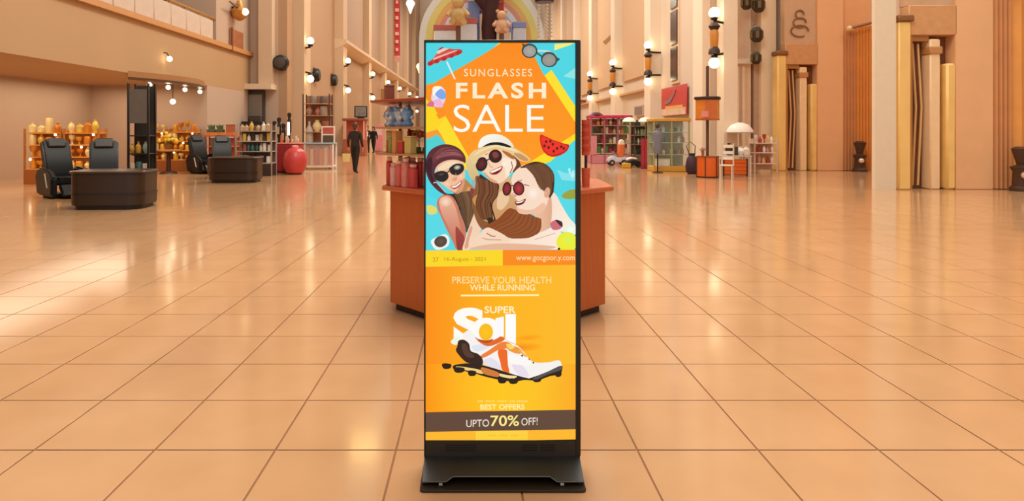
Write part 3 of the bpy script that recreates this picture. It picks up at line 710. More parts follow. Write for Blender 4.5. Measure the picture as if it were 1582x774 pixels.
# ------------------------------------------------------------------ octagonal kiosk
KX, KY, KR = .19, 6.17, .943
kiosk = thing('kiosk_counter', 'octagonal orange wooden kiosk counter behind the display', 'counter', (KX, KY, 0), math.radians(-2))
def octa(r, rot=PI/8): return [(r/math.cos(PI/8)*math.cos(rot+k*PI/4), r/math.cos(PI/8)*math.sin(rot+k*PI/4)) for k in range(8)]
oc = octa(KR)
for k in range(8):
    p, q = Vector(oc[k]+(0,)), Vector(oc[(k+1) % 8]+(0,)); n = ((p+q)/2).normalized(); d = (q-p).normalized()
    p2, q2 = p+d*.003, q-d*.003
    MB().prism([(p2.x, p2.y), (q2.x, q2.y), (q2.x-n.x*.03-d.x*.012, q2.y-n.y*.03-d.y*.012), (p2.x-n.x*.03+d.x*.012, p2.y-n.y*.03+d.y*.012)], .07, 1.06).build('side_panel', WOODK, kiosk, .003)
MB().prism(octa(KR-.05), 0, .07).build('toe_kick', M('2a1208', .5), kiosk)
MB().prism(octa(KR+.07), 1.06, 1.1).build('countertop', WOODTOP, kiosk, .006)
# rack
RX = .02
rack = thing('display_rack', 'octagonal wooden display rack with shelves on the kiosk counter', 'rack', (RX, KY, 1.1), math.radians(-2))
RW = M('9c4a26', .4, var=.1, kind='wood')
def shelfz(z, r, th=.018): return MB().prism(octa(r), z, z+th)
for k in range(8):
    p = octa(.70)[k]; MB().tube([(p[0], p[1], 0), (p[0], p[1], .73)], .014).build('post', RW, rack)
shelfz(.27, .9).build('shelf', M('c08a5c', .5), rack); shelfz(.5, .9).build('shelf', M('c08a5c', .5), rack)
shelfz(.73, .95, .022).build('roof_board', M('a8442a', .4), rack, .004)
shelfz(.0, .34, .73).build('core', M('8a5038', .6), rack)
# goods on the kiosk
def ring_pos(r, ang, cx=RX if False else KX): return (cx+r*math.cos(math.radians(ang)), KY+r*math.sin(math.radians(ang)))
pk = [M(c, .45, var=.2, scale=18) for c in ('e0685c', 'e88a80', 'd24a48', 'f0b4a6')]
def pouch(x, y, z, w_, h_, mat, lab, grp, rz=0):
    t = thing('gift_bag', lab, 'bag', (x, y, z), rz, grp)
    MB().prism([(-w_/2, 0), (w_/2, 0), (w_*.46, h_*.8), (w_*.3, h_*.86), (-w_*.3, h_*.86), (-w_*.46, h_*.8)], -.025, .025, 'y').build('pouch', mat, t, .006)
    MB().prism([(-w_*.3, h_*.86), (w_*.3, h_*.86), (w_*.42, h_), (-w_*.42, h_)], -.018, .018, 'y').build('ruffle', M('f0c4b4', .5), t, .004)
    return t
NTH = ['first', 'second', 'third', 'fourth', 'fifth', 'sixth', 'seventh', 'eighth', 'ninth', 'tenth']
for k in range(7):
    an = 183+k*6; x, y = ((-.80, 6.08), (-.80, 5.97), (-.78, 5.86), (-.73, 5.76), (-.67, 5.69), (-.61, 5.62), (-.54, 5.56))[k]
    pouch(x, y, 1.1, .08, .20+.025*(k % 3), pk[k % 4], 'pink gift bag in the front row on the kiosk counter, %s from left' % NTH[k], 'pink gift bags on the kiosk', math.radians(an+90))
for k in range(6):
    an = 183+k*6; x, y = ((-.70, 6.02), (-.69, 5.91), (-.62, 5.83), (-.56, 5.76), (-.49, 5.70), (-.43, 5.63))[k]
    pouch(x, y, 1.1, .08, .25, pk[(k+2) % 4], 'red gift bag in the back row on the kiosk counter, %s from left' % NTH[k], 'red gift bags on the kiosk', math.radians(an+90))
def carton(x, y, z, sx, sy, sz, col, lab, grp=None, rz=0, cat='box', lid=None):
    t = thing('carton', lab, cat, (x, y, z), rz, grp)
    MB().cbox(0, 0, 0, sx, sy, sz).build('body', M(col, .5, var=.12, scale=12), t, min(sx, sy, sz)*.06)
    MB().cbox(0, 0, sz, sx*1.05, sy*1.05, sz*.08).build('lid', M(lid or col, .45), t, .002)
    return t
cols = ['e3b64c', 'd88a4a', 'e9d09a', 'c84a38', '9aa84a', 'e6a060', 'c8403c', 'd8c070']
cnm = ['yellow', 'orange', 'cream', 'red', 'olive green', 'tan', 'crimson', 'straw']
for k in range(8):
    an = 172+k*7.6; x, y = ring_pos(.83, an, RX)
    carton(x, y, 1.388, .082, .07, .1+.04*(k % 3), cols[k], '%s box on the lower kiosk shelf' % cnm[k], 'boxes on the lower kiosk shelf', math.radians(an+90), lid=cols[(k+3) % 8])
for k in range(7):
    an = 176+k*7.6; x, y = ring_pos(.64, an, RX)
    t = thing('paper_flower', '%s paper flower on a stick behind the lower shelf boxes, %s from left' % (['red', 'yellow', 'orange'][k % 3], NTH[k]), 'flower', (x, y, 1.388), 0, 'paper flowers on the kiosk')
    MB().tube([(0, 0, 0), (0, 0, .15)], .005, 6).lathe([(.022, 0), (.018, .05)], n=8).build('stick', M('7a8a3c', .6), t)
    for q in range(5): MB().ball((.022*math.cos(q*1.257), -.004, .165+.022*math.sin(q*1.257)), .016, 8).build('petal', M(['d23c34', 'f0c83c', 'e8823c'][k % 3], .6), t)
vg = {'blue': M('7fa8e0', .2, .1, var=.3, scale=25), 'white': M('eef3fa', .15, .1, var=.2, scale=25), 'silver': M('b9c8dc', .2, .3, var=.2, scale=25)}
for k, cn in enumerate(('white', 'silver', 'blue', 'white', 'blue', 'silver', 'blue')):
    an = 173+k*8.2; x, y = ring_pos(.83, an, RX)
    t = thing('ornament', 'glossy %s ornament on the upper kiosk shelf, %s from the left edge' % (cn, NTH[k]), 'ornament', (x, y, 1.618), 0, 'ornaments on the upper kiosk shelf')
    MB().lathe([(.04, 0), (.055, .02), (.03, .05), (.05, .1), (.055, .13), (.03, .16), (.012, .18)], n=12).build('vase', vg[cn], t)
    for q in range(5):
        a_ = q*1.26+k; MB().ball((.042*math.cos(a_), .042*math.sin(a_), .08+.02*q), .02, 8).build('crystal', vg[['white', 'blue', 'silver'][q % 3]], t)
for k, (an, c, h_) in enumerate(((180, '2c1a18', .11), (193, 'c99a5c', .1), (206, '8a4a30', .12))):
    x, y = ring_pos(.88, an, RX)
    carton(x, y, 1.852, .085, .07, h_, c, '%s box on top of the kiosk rack roof' % ['black', 'tan', 'brown'][k], 'boxes on the kiosk roof', math.radians(an+90))
# right side of the kiosk
x0, y0 = X(905, 5.72), 5.72
t = thing('stacked_cups', 'tall stack of red paper cups at the right kiosk edge', 'cups', (x0, y0, 1.1))
MB().lathe([(.032, 0), (.038, .16)], n=12).build('holder', M('d85a34', .5), t)
for k in range(9): MB().lathe([(.034, .27+k*.034), (.037, .296+k*.034), (.04, .304+k*.034)], n=12).build('cup', M('c8402e' if k % 2 else 'd8583c', .45), t)
MB().lathe([(.012, .15), (.012, .3)], n=8).build('stem', DARKMETAL, t)
# ---- rainbow arch and toys over the rack roof
ARZ = 5.75; acx, acz = X(744, ARZ), H(62, ARZ); zr = 1.852
arch = thing('rainbow_arch', 'rainbow arch decoration above the kiosk roof', 'arch', (acx, ARZ, zr))
u = ARZ/F
bands = [(96, 86, 'fffbe8'), (86, 76, 'fde884'), (76, 68, 'fcc468'), (68, 61, 'f0a088'), (61, 53, 'fdf8f4'), (53, 45, 'c8d0f0'), (45, 40, 'a8a8dc')]
dz = acz-zr
for ro, ri, c in bands:
    P = [(ro*u, 0)]+[(ro*u*math.cos(k*PI/24), dz+ro*u*math.sin(k*PI/24)) for k in range(25)]+[(-ro*u, 0)]
    Q = [(-ri*u, 0)]+[(-ri*u*math.cos(k*PI/24), dz+ri*u*math.sin(k*PI/24)) for k in range(25)]+[(ri*u, 0)]
    vs = [(p[0], -.04, p[1]) for p in P]+[(p[0], -.04, p[1]) for p in reversed(Q)]+[(p[0], .04, p[1]) for p in P]+[(p[0], .04, p[1]) for p in reversed(Q)]
    n = len(P); fs = []
    for i in range(n-1):
        fs += [(i, i+1, n+i+1, n+i), (2*n+i, 3*n+i, 3*n+i+1, 2*n+i+1), (i, 2*n+i, 2*n+i+1, i+1), (n+i, n+i+1, 3*n+i+1, 3*n+i)]
    fs += [(0, n, 3*n, 2*n), (n-1, 3*n-1, 4*n-1, 2*n-1)]
    MB().add(vs, fs).build('colour_band', M(c, .35, var=.08), arch)
tr = thing('toy_tree', 'dark brown artificial tree trunk rising above the kiosk roof', 'tree', (X(757, 5.6), 5.58, zr))
MB().tube([(0, 0, 0), (.01, 0, .3), (-.01, 0, .6), (.02, 0, .95), (0, 0, 1.4)], [.085, .07, .066, .075, .1], 10).build('trunk', M('43180f', .6, var=.3, scale=9), tr)
for pts in ([(0, 0, .75), (-.16, -.02, .92), (-.3, -.03, .98)], [(0, 0, .8), (.12, -.02, .95), (.16, -.03, 1.1)], [(0, 0, .95), (.25, 0, 1.12), (.52, 0, 1.16)]):
    MB().tube(pts, [.05, .035, .02], 8).build('branch', M('43180f', .6, var=.3, scale=9), tr)
def sit(px, py, Z): return (X(px, Z), Z, zr)
for k, (px, w_, h_, c, lab, Z) in enumerate(((688, 34, 14, 'f6f2ee', 'wide white gift box left of the tree trunk on the kiosk roof', 5.58), (722, 30, 24, 'eef0f6', 'tall white gift box beside the toy tree trunk', 5.56), (778, 22, 12, 'e9d8c0', 'cream box right of the toy tree trunk', 5.56), (802, 20, 18, 'd7dbe6', 'pale grey box inside the right foot of the rainbow', 5.6))):
    carton(X(px, Z), Z, zr, w_*Z/F, .1, H(62, Z)-zr+h_*Z/F, c, lab, 'gift boxes on the kiosk roof', lid='c86a5a' if k < 2 else '8a94c4')
def plush(px, Z, base_py, h_, col, lab):
    t = thing('plush_toy', lab, 'toy', (X(px, Z), Z, zr))
    m = M(col, .9, var=.15, scale=20); pz = H(base_py, Z)-zr
    MB().tube([(0, 0, 0), (0, 0, pz+.02)], .02).build('stand', M('7a5030', .5), t)
    MB().ball((0, 0, pz+h_*.3), h_*.26, 12, 1.25).build('body', m, t)
    MB().ball((0, 0, pz+h_*.75), h_*.2, 12).build('head', m, t)
    for s in (-1, 1):
        MB().ball((s*h_*.17, 0, pz+h_*.92), h_*.08, 8).build('ear', m, t)
        MB().tube([(s*h_*.2, 0, pz+h_*.5), (s*h_*.34, -.02, pz+h_*.32)], h_*.08, 8).build('arm', m, t)
        MB().tube([(s*h_*.12, -.02, pz+h_*.1), (s*h_*.2, -.08, pz+.02)], h_*.1, 8).build('leg', m, t)
    return t
plush(708, 5.40, 40, .25, 'd8b070', 'tan plush toy left of the toy tree trunk')
plush(775, 5.42, 52, .2, 'e6b48c', 'peach plush toy right of the toy tree trunk')
carton(X(732, 5.67), 5.67, zr, .1, .06, H(28, 5.67)-zr+.14, '8c9cd0', 'blue box standing tall beside the toy tree trunk', lid='e9eef8')
carton(X(773, 5.72), 5.72, zr, .06, .06, H(20, 5.6)-zr+.1, 'd84a3a', 'red box behind the peach plush toy', lid='e06a50')
t = thing('bead_mobile', 'clear bead strings hanging from a dark blue disc above the kiosk', 'mobile', (X(841, 5.58), 5.58, H(0, 5.58)))
MB().lathe([(.08, -.02), (.085, .02), (.03, .05)], n=16).build('disc', M('262848', .4), t)
MB().tube([(0, 0, .04), (-.02, 0, .36)], .006, 6).build('cord', DARKMETAL, t)
for k in range(5):
    a_ = k*1.256; b = MB()
    for q in range(9): b.ball((.06*math.cos(a_), .06*math.sin(a_), -.05-q*.032), .011, 6)
    b.build('bead_string', M('e6dccb', .2, .1), t)

# ------------------------------------------------------------------ people
def person(name, label, loc, rz, top, leg, hair, skin='c89470', shirt=None, stride=.25, armlift=0.0, height=1.78):
    t = thing(name, label, 'person', loc, rz)
    s = height/1.78
    J = {}; E = []; V = []; R = []
    def v(n, x, y, z, r, r2=None): J[n] = len(V); V.append((x*s, y*s, z*s)); R.append((r*s, (r2 or r)*s))
    v('pel', 0, 0, .95, .15, .11); v('wai', 0, .01, 1.1, .14, .10); v('che', 0, .02, 1.32, .17, .12); v('nb', 0, .01, 1.47, .085, .075); v('nk', 0, -.01, 1.53, .055); v('hd', 0, -.02, 1.62, .085, .1); v('tp', 0, -.015, 1.73, .075, .085)
    E += [('pel','wai'), ('wai','che'), ('che','nb'), ('nb','nk'), ('nk','hd'), ('hd','tp')]
    v('no', 0, -.125, 1.63, .013); E.append(('hd', 'no'))
    for sd, n in ((-1, 'l'), (1, 'r')):
        st_ = stride*sd
        v('hip'+n, sd*.095, 0, .9, .095); v('kn'+n, sd*.1, -st_*.55, .5, .065); v('an'+n, sd*.1, -st_*.75+(.08 if st_ < 0 else 0), .1, .045); v('to'+n, sd*.115, -st_*.75-.14+(.06 if st_ < 0 else 0), .035, .036)
        E += [('pel', 'hip'+n), ('hip'+n, 'kn'+n), ('kn'+n, 'an'+n), ('an'+n, 'to'+n)]
        v('sh'+n, sd*.185, .02, 1.41, .07); v('el'+n, sd*.235, .06+.12*sd*stride, 1.13, .05); v('wr'+n, sd*(.24), -.04+.25*sd*stride-armlift, .9+armlift*.3, .033); v('pa'+n, sd*.235, -.06+.25*sd*stride-armlift, .82+armlift*.3, .032, .018)
        E += [('che', 'sh'+n), ('sh'+n, 'el'+n), ('el'+n, 'wr'+n), ('wr'+n, 'pa'+n)]
        pa = V[J['pa'+n]]; pa = [c/s for c in pa]
        for q, (dy, ln) in enumerate(((-.03, .075), (-.01, .085), (.01, .08), (.028, .06))):
            v('f%s%d' % (n, q), pa[0], pa[1]+dy, pa[2]-.035, .009); v('g%s%d' % (n, q), pa[0]-sd*.012, pa[1]+dy*1.1-.005, pa[2]-ln, .008)
            E += [('pa'+n, 'f%s%d' % (n, q)), ('f%s%d' % (n, q), 'g%s%d' % (n, q))]
        v('th'+n, pa[0]-sd*.01, pa[1]-.05, pa[2]+.0, .01); v('tt'+n, pa[0]-sd*.014, pa[1]-.062, pa[2]-.035, .009); E += [('pa'+n, 'th'+n), ('th'+n, 'tt'+n)]
    me = bpy.data.meshes.new('body_cage'); me.from_pydata(V, [(J[a], J[b]) for a, b in E], [])
    o = bpy.data.objects.new('body', me); C.objects.link(o)
    md = o.modifiers.new('skin', 'SKIN'); md.use_smooth_shade = True
    sv = me.skin_vertices[0].data
    for i, r in enumerate(R): sv[i].radius = r; sv[i].use_root = (i == 0)
    o.modifiers.new('sub', 'SUBSURF').levels = 2
    dg = bpy.context.evaluated_depsgraph_get(); m2 = bpy.data.meshes.new_from_object(o.evaluated_get(dg))
    o.modifiers.clear(); o.data = m2; o.parent = t
    m2.materials.clear()
    for mm in (M(top, .8), M(leg, .8), M(skin, .6), M('120e0c', .5), M(shirt or top, .7)): m2.materials.append(mm)
    for p in m2.polygons:
        x, y, z = [c/s for c in p.center]; k = 0
        p.use_smooth = True
        if z > 1.5: k = 2
        elif z < .92 and abs(x) > .2 and z > .6: k = 2
        elif z < .09: k = 3
        elif z < .96 and abs(x) < .2: k = 1
        elif shirt and y < -.06 and abs(x) < .06 and z > 1.12: k = 4
        p.material_index = k
    h = MB(); h.ball((0, .012*s, 1.685*s), .108*s, 14, 1.05, .92, 1.05)
    h.v = [p if not (p[1] < -.06*s and p[2] < 1.69*s) else (p[0]*.9, -.05*s, p[2]) for p in h.v]
    h.ball((0, .05*s, 1.6*s), .075*s, 10, 1.1)
    h.build('hair', M(hair, .6, var=.2, scale=30), t)
    for sd in (-1, 1):
        MB().ball((sd*.035*s, -.108*s, 1.655*s), .012*s, 8).build('eye', M('1a1210', .3), t)
        MB().ball((sd*.095*s, -.01*s, 1.64*s), .022*s, 8, 1.3, .5).build('ear', M(skin, .6), t)
    MB().ball((0, -.105*s, 1.585*s), .022*s, 8, .35).build('mouth', M('8a4038', .6), t)
    return t
person('person', 'person in dark clothes walking away carrying a cream bag', (X(549, 23.8), 23.8, 0), PI*.95, '2a1c12', '1c140e', '5a2a1a', stride=.22, height=1.84)
t = thing('carrier_bag', 'cream carrier bag in the hand of the walking person', 'bag', (X(536, 23.8), 23.75, .42), 0)
MB().prism([(-.13, 0), (.13, 0), (.15, .3), (-.15, .3)], -.05, .05, 'y').build('bag_body', M('e0c67c', .6), t, .01)
MB().tube([(-.06, 0, .3), (-.03, 0, .44), (.04, 0, .48), (.1, 0, .46)], .008, 6).build('handle', M('c8a860', .6), t)
person('person', 'person in black jacket and white shirt facing the camera far left', (X(567, 43.5), 43.5, 0), .2, '171310', '171310', '2a1a12', shirt='f2efe8', stride=.12, height=1.84)
person('person', 'person all in black beside the one in a white shirt', (X(577, 43.8), 43.8, 0), -.3, '14110f', '14110f', '1c1410', stride=.2, height=1.78)

# ------------------------------------------------------------------ stall builders
def item(name, label, cat, mb, mat, loc, grp=None, rz=0, bevel=0):
    o = mb.build(name, mat, None, bevel); o.location = loc; o.rotation_euler = (0, 0, rz)
    return tag(o, label, cat, grp)
def vase_mb(h, r, kind=0):
    P = [[(.5, 0), (.55, .05), (.9, .3), (1, .5), (.7, .75), (.35, .88), (.5, 1)],
         [(.8, 0), (1, .06), (1, .62), (.5, .76), (.3, .82), (.3, .97), (.36, 1)],
         [(.6, 0), (.7, .04), (.25, .12), (.2, .4), (.75, .55), (1, .8), (.95, 1)],
         [(.9, 0), (1, .1), (1, .9), (.85, 1)]][kind]
    return MB().lathe([(a*r, b*h) for a, b in P], n=12)
def rackunit(name, label, x0, x1, y0, y1, h, levels, frame, shelf, back=None, base=None, sides=True):
    cx, cy = (x0+x1)/2, (y0+y1)/2; t = thing(name, label, 'shelf', (cx, cy, 0)); a, b = (x1-x0)/2, (y1-y0)/2
    for sx in (-1, 1):
        for sy in (-1, 1): MB().cbox(sx*(a-.025), sy*(b-.025), 0, .05, .05, h).build('post', frame, t, .005)
    for z in levels: MB().box(-a+.01, a-.01, -b+.01, b-.01, z-.03, z).build('shelf_board', shelf, t, .004)
    if back: MB().box(-a+.05, a-.05, b-.04, b-.02, .1, h-.05).build('back_panel', back, t)
    if base: MB().box(-a+.02, a-.02, -b-.004, b-.03, 0, levels[0]-.032).build('base_panel', base, t, .006)
    return t
def fill(y, z, x0, x1, n, hs, mats, names, where, grp, kinds=(0, 1, 2, 3), yj=.08):
    for k in range(n):
        x = x0+(x1-x0)*(k+.5)/n; h = random.uniform(*hs); r = min((x1-x0)/n*.42, h*.45)
        m, nm = random.choice(list(zip(mats, names)))
        kd = random.choice(kinds)
        mb = vase_mb(h, r, kd) if kd < 4 else MB().cbox(0, 0, 0, r*1.9, r*1.6, h)
        label = '%s %s on %s, %s from left' % (nm, ['vase', 'bottle', 'goblet', 'jar', 'box'][kd], where, NTH[k])
        item(['vase', 'bottle', 'goblet', 'jar', 'boxed_good'][kd], label, ['vase', 'bottle', 'cup', 'jar', 'box'][kd], mb, m, (x, y+random.uniform(-yj, yj), z), grp, random.uniform(-.3, .3) if kd == 4 else 0, .004 if kd == 4 else 0)

# ------------------------------------------------------------------ left court
GLD = [M('f0a030', .3, .3, var=.2), M('f6c04c', .3, .25, var=.2), M('d98428', .35, .3, var=.2), M('f7dc9a', .25, .2)]
AMB = M('d08a3c', .5, var=.15, scale=3)
def gold_shop(x0, x1, y, tagtxt, full):
    t = rackunit('display_cabinet', 'golden lit display cabinet '+full, x0, x1, y-.45, y, 1.62, [.45, .8, 1.15, 1.5], M('b06a24', .4), M('e0a050', .4), M('d8903c', .6, var=.2), M('a05a24', .5))
    n = max(4, int((x1-x0)/.3))
    for z in (.45, .8, 1.15, 1.5):
        fill(y-.3, z, x0+.06, x1-.06, n, (.2, .31) if z < 1.5 else (.25, .5), GLD, ['orange-gold', 'yellow-gold', 'copper-gold', 'cream-gold'], 'the %s shelf of the cabinet %s' % ({.45: 'lowest', .8: 'second', 1.15: 'third', 1.5: 'top'}[z], tagtxt), 'gold wares '+tagtxt, (0, 2, 3, 1), .04)
    for k in range(max(3, n//2)):
        x = x0+(x1-x0)*(k+.5)/max(3, n//2)
        MB().ball((x-(x0+x1)/2, -.2, [.72, 1.08, 1.44][k % 3]), .035, 8).build('glint_bulb', EM('ffe9b8', 7), t)  # added glowing balls standing for white glints among the gold wares
gold_shop(-13.0, -11.75, 25.4, 'away from the pier', 'at the back of the left shop, away from the pier')
gold_shop(-11.68, -10.62, 25.4, 'by the pier', 'nearest the left pier, under the curved awning')
# yellow flowers
def bouquet(name, label, loc, r, cols, n=26, stemh=.3, pot='8a5a30'):
    t = thing(name, label, 'plant', loc)
    MB().lathe([(r*.35, 0), (r*.5, stemh*.8), (r*.55, stemh)], n=12).build('pot', M(pot, .5), t)
    b = [MB() for c in cols]
    for k in range(n):
        a = random.uniform(0, 2*PI); q = r*math.sqrt(random.random()); z = stemh+r*random.uniform(.2, 1.3)*(1.15-q/r*.6)
        b[k % len(cols)].ball((q*math.cos(a), q*math.sin(a), z), r*.2, 8)
    for m, c in zip(b, cols):
        o = m.build('blossoms', M(c, .7, var=.15, scale=12), t); o['kind'] = 'stuff'
    MB().lathe([(r*.2, stemh*.7), (r*.55, stemh+r*.5), (r*.5, stemh+r*.9), (r*.1, stemh+r*1.1)], n=10).build('foliage', M('8a7a2c', .8, var=.3, scale=10), t)
    return t
tb = thing('pedestal_table', 'small dark table with a pale top before the golden cabinet', 'table', (-11.2, 23.9, 0))
MB().lathe([(.42, .8), (.45, .82), (.45, .86), (.4, .87)], n=20).build('table_top', M('c8863c', .4), tb)
MB().lathe([(.3, 0), (.28, .05), (.08, .1), (.07, .7), (.2, .8)], n=14).build('pedestal', M('4a2a18', .5), tb)
bouquet('flower_bouquet', 'yellow flower bouquet on the small dark table', (-11.2, 23.9, .87), .32, ('f6c02a', 'f0a020', 'f7d65c'), 40, .2)
tb = thing('pedestal_table', 'black pedestal table with silver ornaments in the left shop', 'table', (-11.75, 23.3, 0))
MB().lathe([(.4, .66), (.44, .68), (.44, .73), (.4, .74)], n=20).build('table_top', M('3a2a20', .3), tb)
MB().lathe([(.32, 0), (.3, .05), (.1, .12), (.09, .6), (.24, .66)], n=14).build('pedestal', M('241814', .5), tb)
for k in range(4):
    item('goblet', 'shiny silver goblet on the black pedestal table, %s' % ['smallest', 'second smallest', 'second tallest', 'tallest'][k], 'cup', vase_mb(.22+.05*k, .07, 2), M('e6dccb', .15, .7), (-11.98+k*.15, 23.2+.05*(k % 2), .74), 'silver goblets on the black table')
# curved dark awning over the left shop
aw = thing('shop_awning', 'curved dark shop awning under the gallery fascia on the left', 'awning', (BX, 0, 3.12))
P = [(0, 22.3)]+[(.75*math.sin(PI*k/14), 20.0+5.3*k/14) for k in range(15)]
P = [(.75*math.sin(PI*k/14), 19.8+5.6*k/14) for k in range(15)]
MB().prism(P+[(-.05, 25.4), (-.05, 19.8)], .06, .24).build('canopy', M('a87648', .5), aw)
MB().prism([(a*1.06, b) for a, b in P]+[(0, 25.4), (0, 19.8)], -.02, .055).build('edge_band', M('55341e', .4), aw)
for k in range(4):
    MB().ball((.25, 20.6+k*1.25, -.13), .075, 10).build('lamp_globe', EM('fff0c8', 8), aw)
for k, (px, py) in enumerate(((262, 91), (267, 157))):
    z = 10.3*F/(737-px); t = thing('globe_lamp', 'small bright globe lamp %s the curved awning' % ('above' if k == 0 else 'below'), 'lamp', (-10.3, z, H(py, z)))
    MB().ball((0, 0, 0), .09, 10).build('globe', EM('fff0c8', 8), t)
    (MB().tube([(0, 0, .06), (-.1, 0, .2), (-.22, 0, .2)], .02, 6) if k == 0 else MB().tube([(0, 0, .06), (0, 0, 3.14-H(py, z))], .012, 6)).build('arm' if k == 0 else 'cord', DARKMETAL, t)

def recliner(label, loc, rz, grp='black reclining massage chairs'):
    t = thing('massage_chair', label, 'chair', loc, rz, grp); lt = M('0e0c0a', .45, var=.2)
    MB().box(-.3, .3, -.45, .35, .3, .48).build('seat', lt, t, .05, 2)
    b = MB(); P = [(.28, .4), (.42, .42), (.62, .95), (.72, 1.28), (.58, 1.34), (.44, 1.1), (.26, .62)]
    b.prism(P, -.3, .3, 'x'); b.build('backrest', lt, t, .04, 2)
    MB().prism([(.6, 1.12), (.66, 1.36), (.52, 1.4), (.42, 1.18)], -.2, .2, 'x').build('head_pillow', M('2c2620', .4), t, .03)
    for s in (-1, 1):
        MB().prism([(-.5, .06), (.4, .06), (.5, .5), (.35, .7), (-.25, .66), (-.5, .48)], s*.32, s*.46, 'x').build('arm_shell', lt, t, .04, 2)
        MB().prism([(-.3, .25), (-.24, .25), (-.1, .58), (-.16, .58)], s*.455, s*.468, 'x').build('white_stripe', M('d9d2c4', .4), t)
    MB().prism([(-.45, .34), (-.72, .08), (-.62, .04), (-.36, .26)], -.27, .27, 'x').build('footrest', lt, t, .03)
    MB().box(-.34, .34, -.3, .38, 0, .1).build('base', M('0e0c0a', .5), t, .02)
    return t
def dark_counter(label, cx, cy, rz=0):
    t = thing('rounded_counter', label, 'counter', (cx, cy, 0), rz)
    MB().prism(rrect(-.72, .72, -.5, .5, .28, 7), .08, .72).build('body', BROWNBLACK, t, .02, 2)
    MB().prism(rrect(-.66, .66, -.44, .44, .25, 7), 0, .08).build('plinth', M('120b07', .5), t)
    MB().prism(rrect(-.75, .75, -.53, .53, .3, 7), .72, .765).build('top', M('402a1a', .3, var=.1), t, .01)
    MB().prism(rrect(-.735, .735, -.515, .515, .29, 7), .3, .33).build('trim_band', M('1c110a', .3), t)
    return t
dark_counter('dark brown rounded counter in front of the shelves on the left', X(365, 20), 20.0, .05)
dark_counter('dark brown rounded counter nearest the camera at the far left edge', X(178, 13.5), 13.5, .05)
recliner('black massage chair left of the dark rounded counter', (X(316, 24), 24.0, 0), .9)
recliner('black massage chair right behind the dark rounded counter', (X(346, 21.6), 21.6, 0), .5)
recliner('black massage chair at the far left edge beside the near counter', (X(100, 15.6), 15.6, 0), .9)
recliner('black massage chair behind the near dark counter at far left', (X(160, 15.0), 15.0, 0), .5)
gold_shop(-13.2, -12.1, 19.6, 'at the picture edge', 'cut by the far left edge of the picture')
gold_shop(-12.05, -11.0, 19.6, 'beside the dark tower', 'left of the dark display tower')
# dark tall display behind the near counter
td = rackunit('display_tower', 'tall dark display tower behind the near counter at far left', X(196, 16.4), X(230, 16.4), 16.4, 16.8, 2.75, [.5, 1.0, 1.45], BLACK, M('2a211c', .4), M('33302c', .4))
MB().box(-.22, .22, -.19, -.14, 1.75, 2.6).build('screen_panel', M('6a625a', .25), td)
fill(16.55, .5, X(198, 16.5), X(228, 16.5), 3, (.2, .3), [M('3f6a66', .4), M('c8b49a', .4)], ['teal', 'beige'], 'the low shelf of the dark display tower', 'jars in the dark tower', (3, 0), .02)
fill(16.55, 1.0, X(198, 16.5), X(228, 16.5), 3, (.2, .3), [M('c8963c', .4), M('8a9490', .4)], ['amber', 'grey'], 'the middle shelf of the dark display tower', 'bottles in the dark tower', (1, 0), .02)
# orange topped unit with green planters
ou = rackunit('shelf_unit', 'shelf unit with an orange top against the pier on the left', X(319, 25.2), X(367, 25.2), 24.95, 25.45, 1.32, [.5, .95, 1.35], M('8a5030', .5), M('d8743a', .5), M('c06a38', .6), M('5a3420', .5))
MB().box(-.58, .58, -.27, .22, 1.36, 1.48).build('orange_crate', M('e07a34', .5, var=.2), ou, .01)
for k, px in enumerate((327, 340)):
    t = thing('planter', 'green leafy planter on the orange-topped shelf unit, %s' % ['left', 'middle'][k], 'plant', (X(px, 25.2), 25.2, 1.48))
    MB().cbox(0, 0, 0, .3, .2, .12).build('trough', M('4a5636', .6), t, .01)
    for q in range(12):
        a = q*.53; MB().tube([(.02*q-.12, 0, .1), (.02*q-.12+.05*math.cos(a*3), .04*math.sin(a), .22), (.02*q-.12+.12*math.cos(a*3), .09*math.sin(a), .3)], [.02, .025, .004], 5).build('leaf', M('5c6e3c', .6, var=.2), t)
carton(X(358, 25.2), 25.2, 1.48, .36, .25, .28, 'b06038', 'rusty orange box on the orange-topped shelf unit', lid='a85030')
# goods shelves by the counter
su = rackunit('goods_shelf', 'crowded goods shelf with pale posts behind the dark counter', X(368, 22.8), X(424, 22.8), 22.5, 23.1, 1.78, [.45, .85, 1.2, 1.55], M('a89a90', .4), M('b8a896', .5), M('6a5244', .6), M('3c2a22', .5))
gx0, gx1 = X(371, 22.8), X(420, 22.8)
pal = [M(c, .45, var=.1) for c in ('2f6a6c', 'd8b04c', 'e6ded2', 'a85a4a', '7fa0a0', '3a302c', 'c8a078')]
fill(22.7, .45, gx0, gx1, 6, (.22, .3), [pal[2], pal[4], pal[5]], ['white', 'pale teal', 'black'], 'the lowest shelf behind the dark counter', 'wares on the lowest goods shelf', (3, 4))
fill(22.7, .85, gx0, gx1, 8, (.2, .28), [pal[0], pal[2], pal[3]], ['teal', 'white', 'brick red'], 'the second shelf behind the dark counter', 'wares on the second goods shelf', (0, 1, 3))
fill(22.7, 1.2, gx0, gx1, 8, (.2, .28), [pal[1], pal[6], pal[2], pal[5]], ['mustard', 'tan', 'white', 'black'], 'the third shelf behind the dark counter', 'wares on the third goods shelf', (1, 3, 4))
fill(22.7, 1.55, gx0, gx1, 6, (.2, .32), [pal[1], pal[6], pal[2]], ['mustard', 'tan', 'white'], 'the top shelf behind the dark counter', 'wares on the top goods shelf', (1, 0))
bt = thing('black_cabinet', 'black boxy cabinet top against the left return wall', 'cabinet', (X(392, 29.4), 29.4, 0))
MB().cbox(0, 0, 0, .95, .5, 1.95).build('body', BLACK, bt, .02)
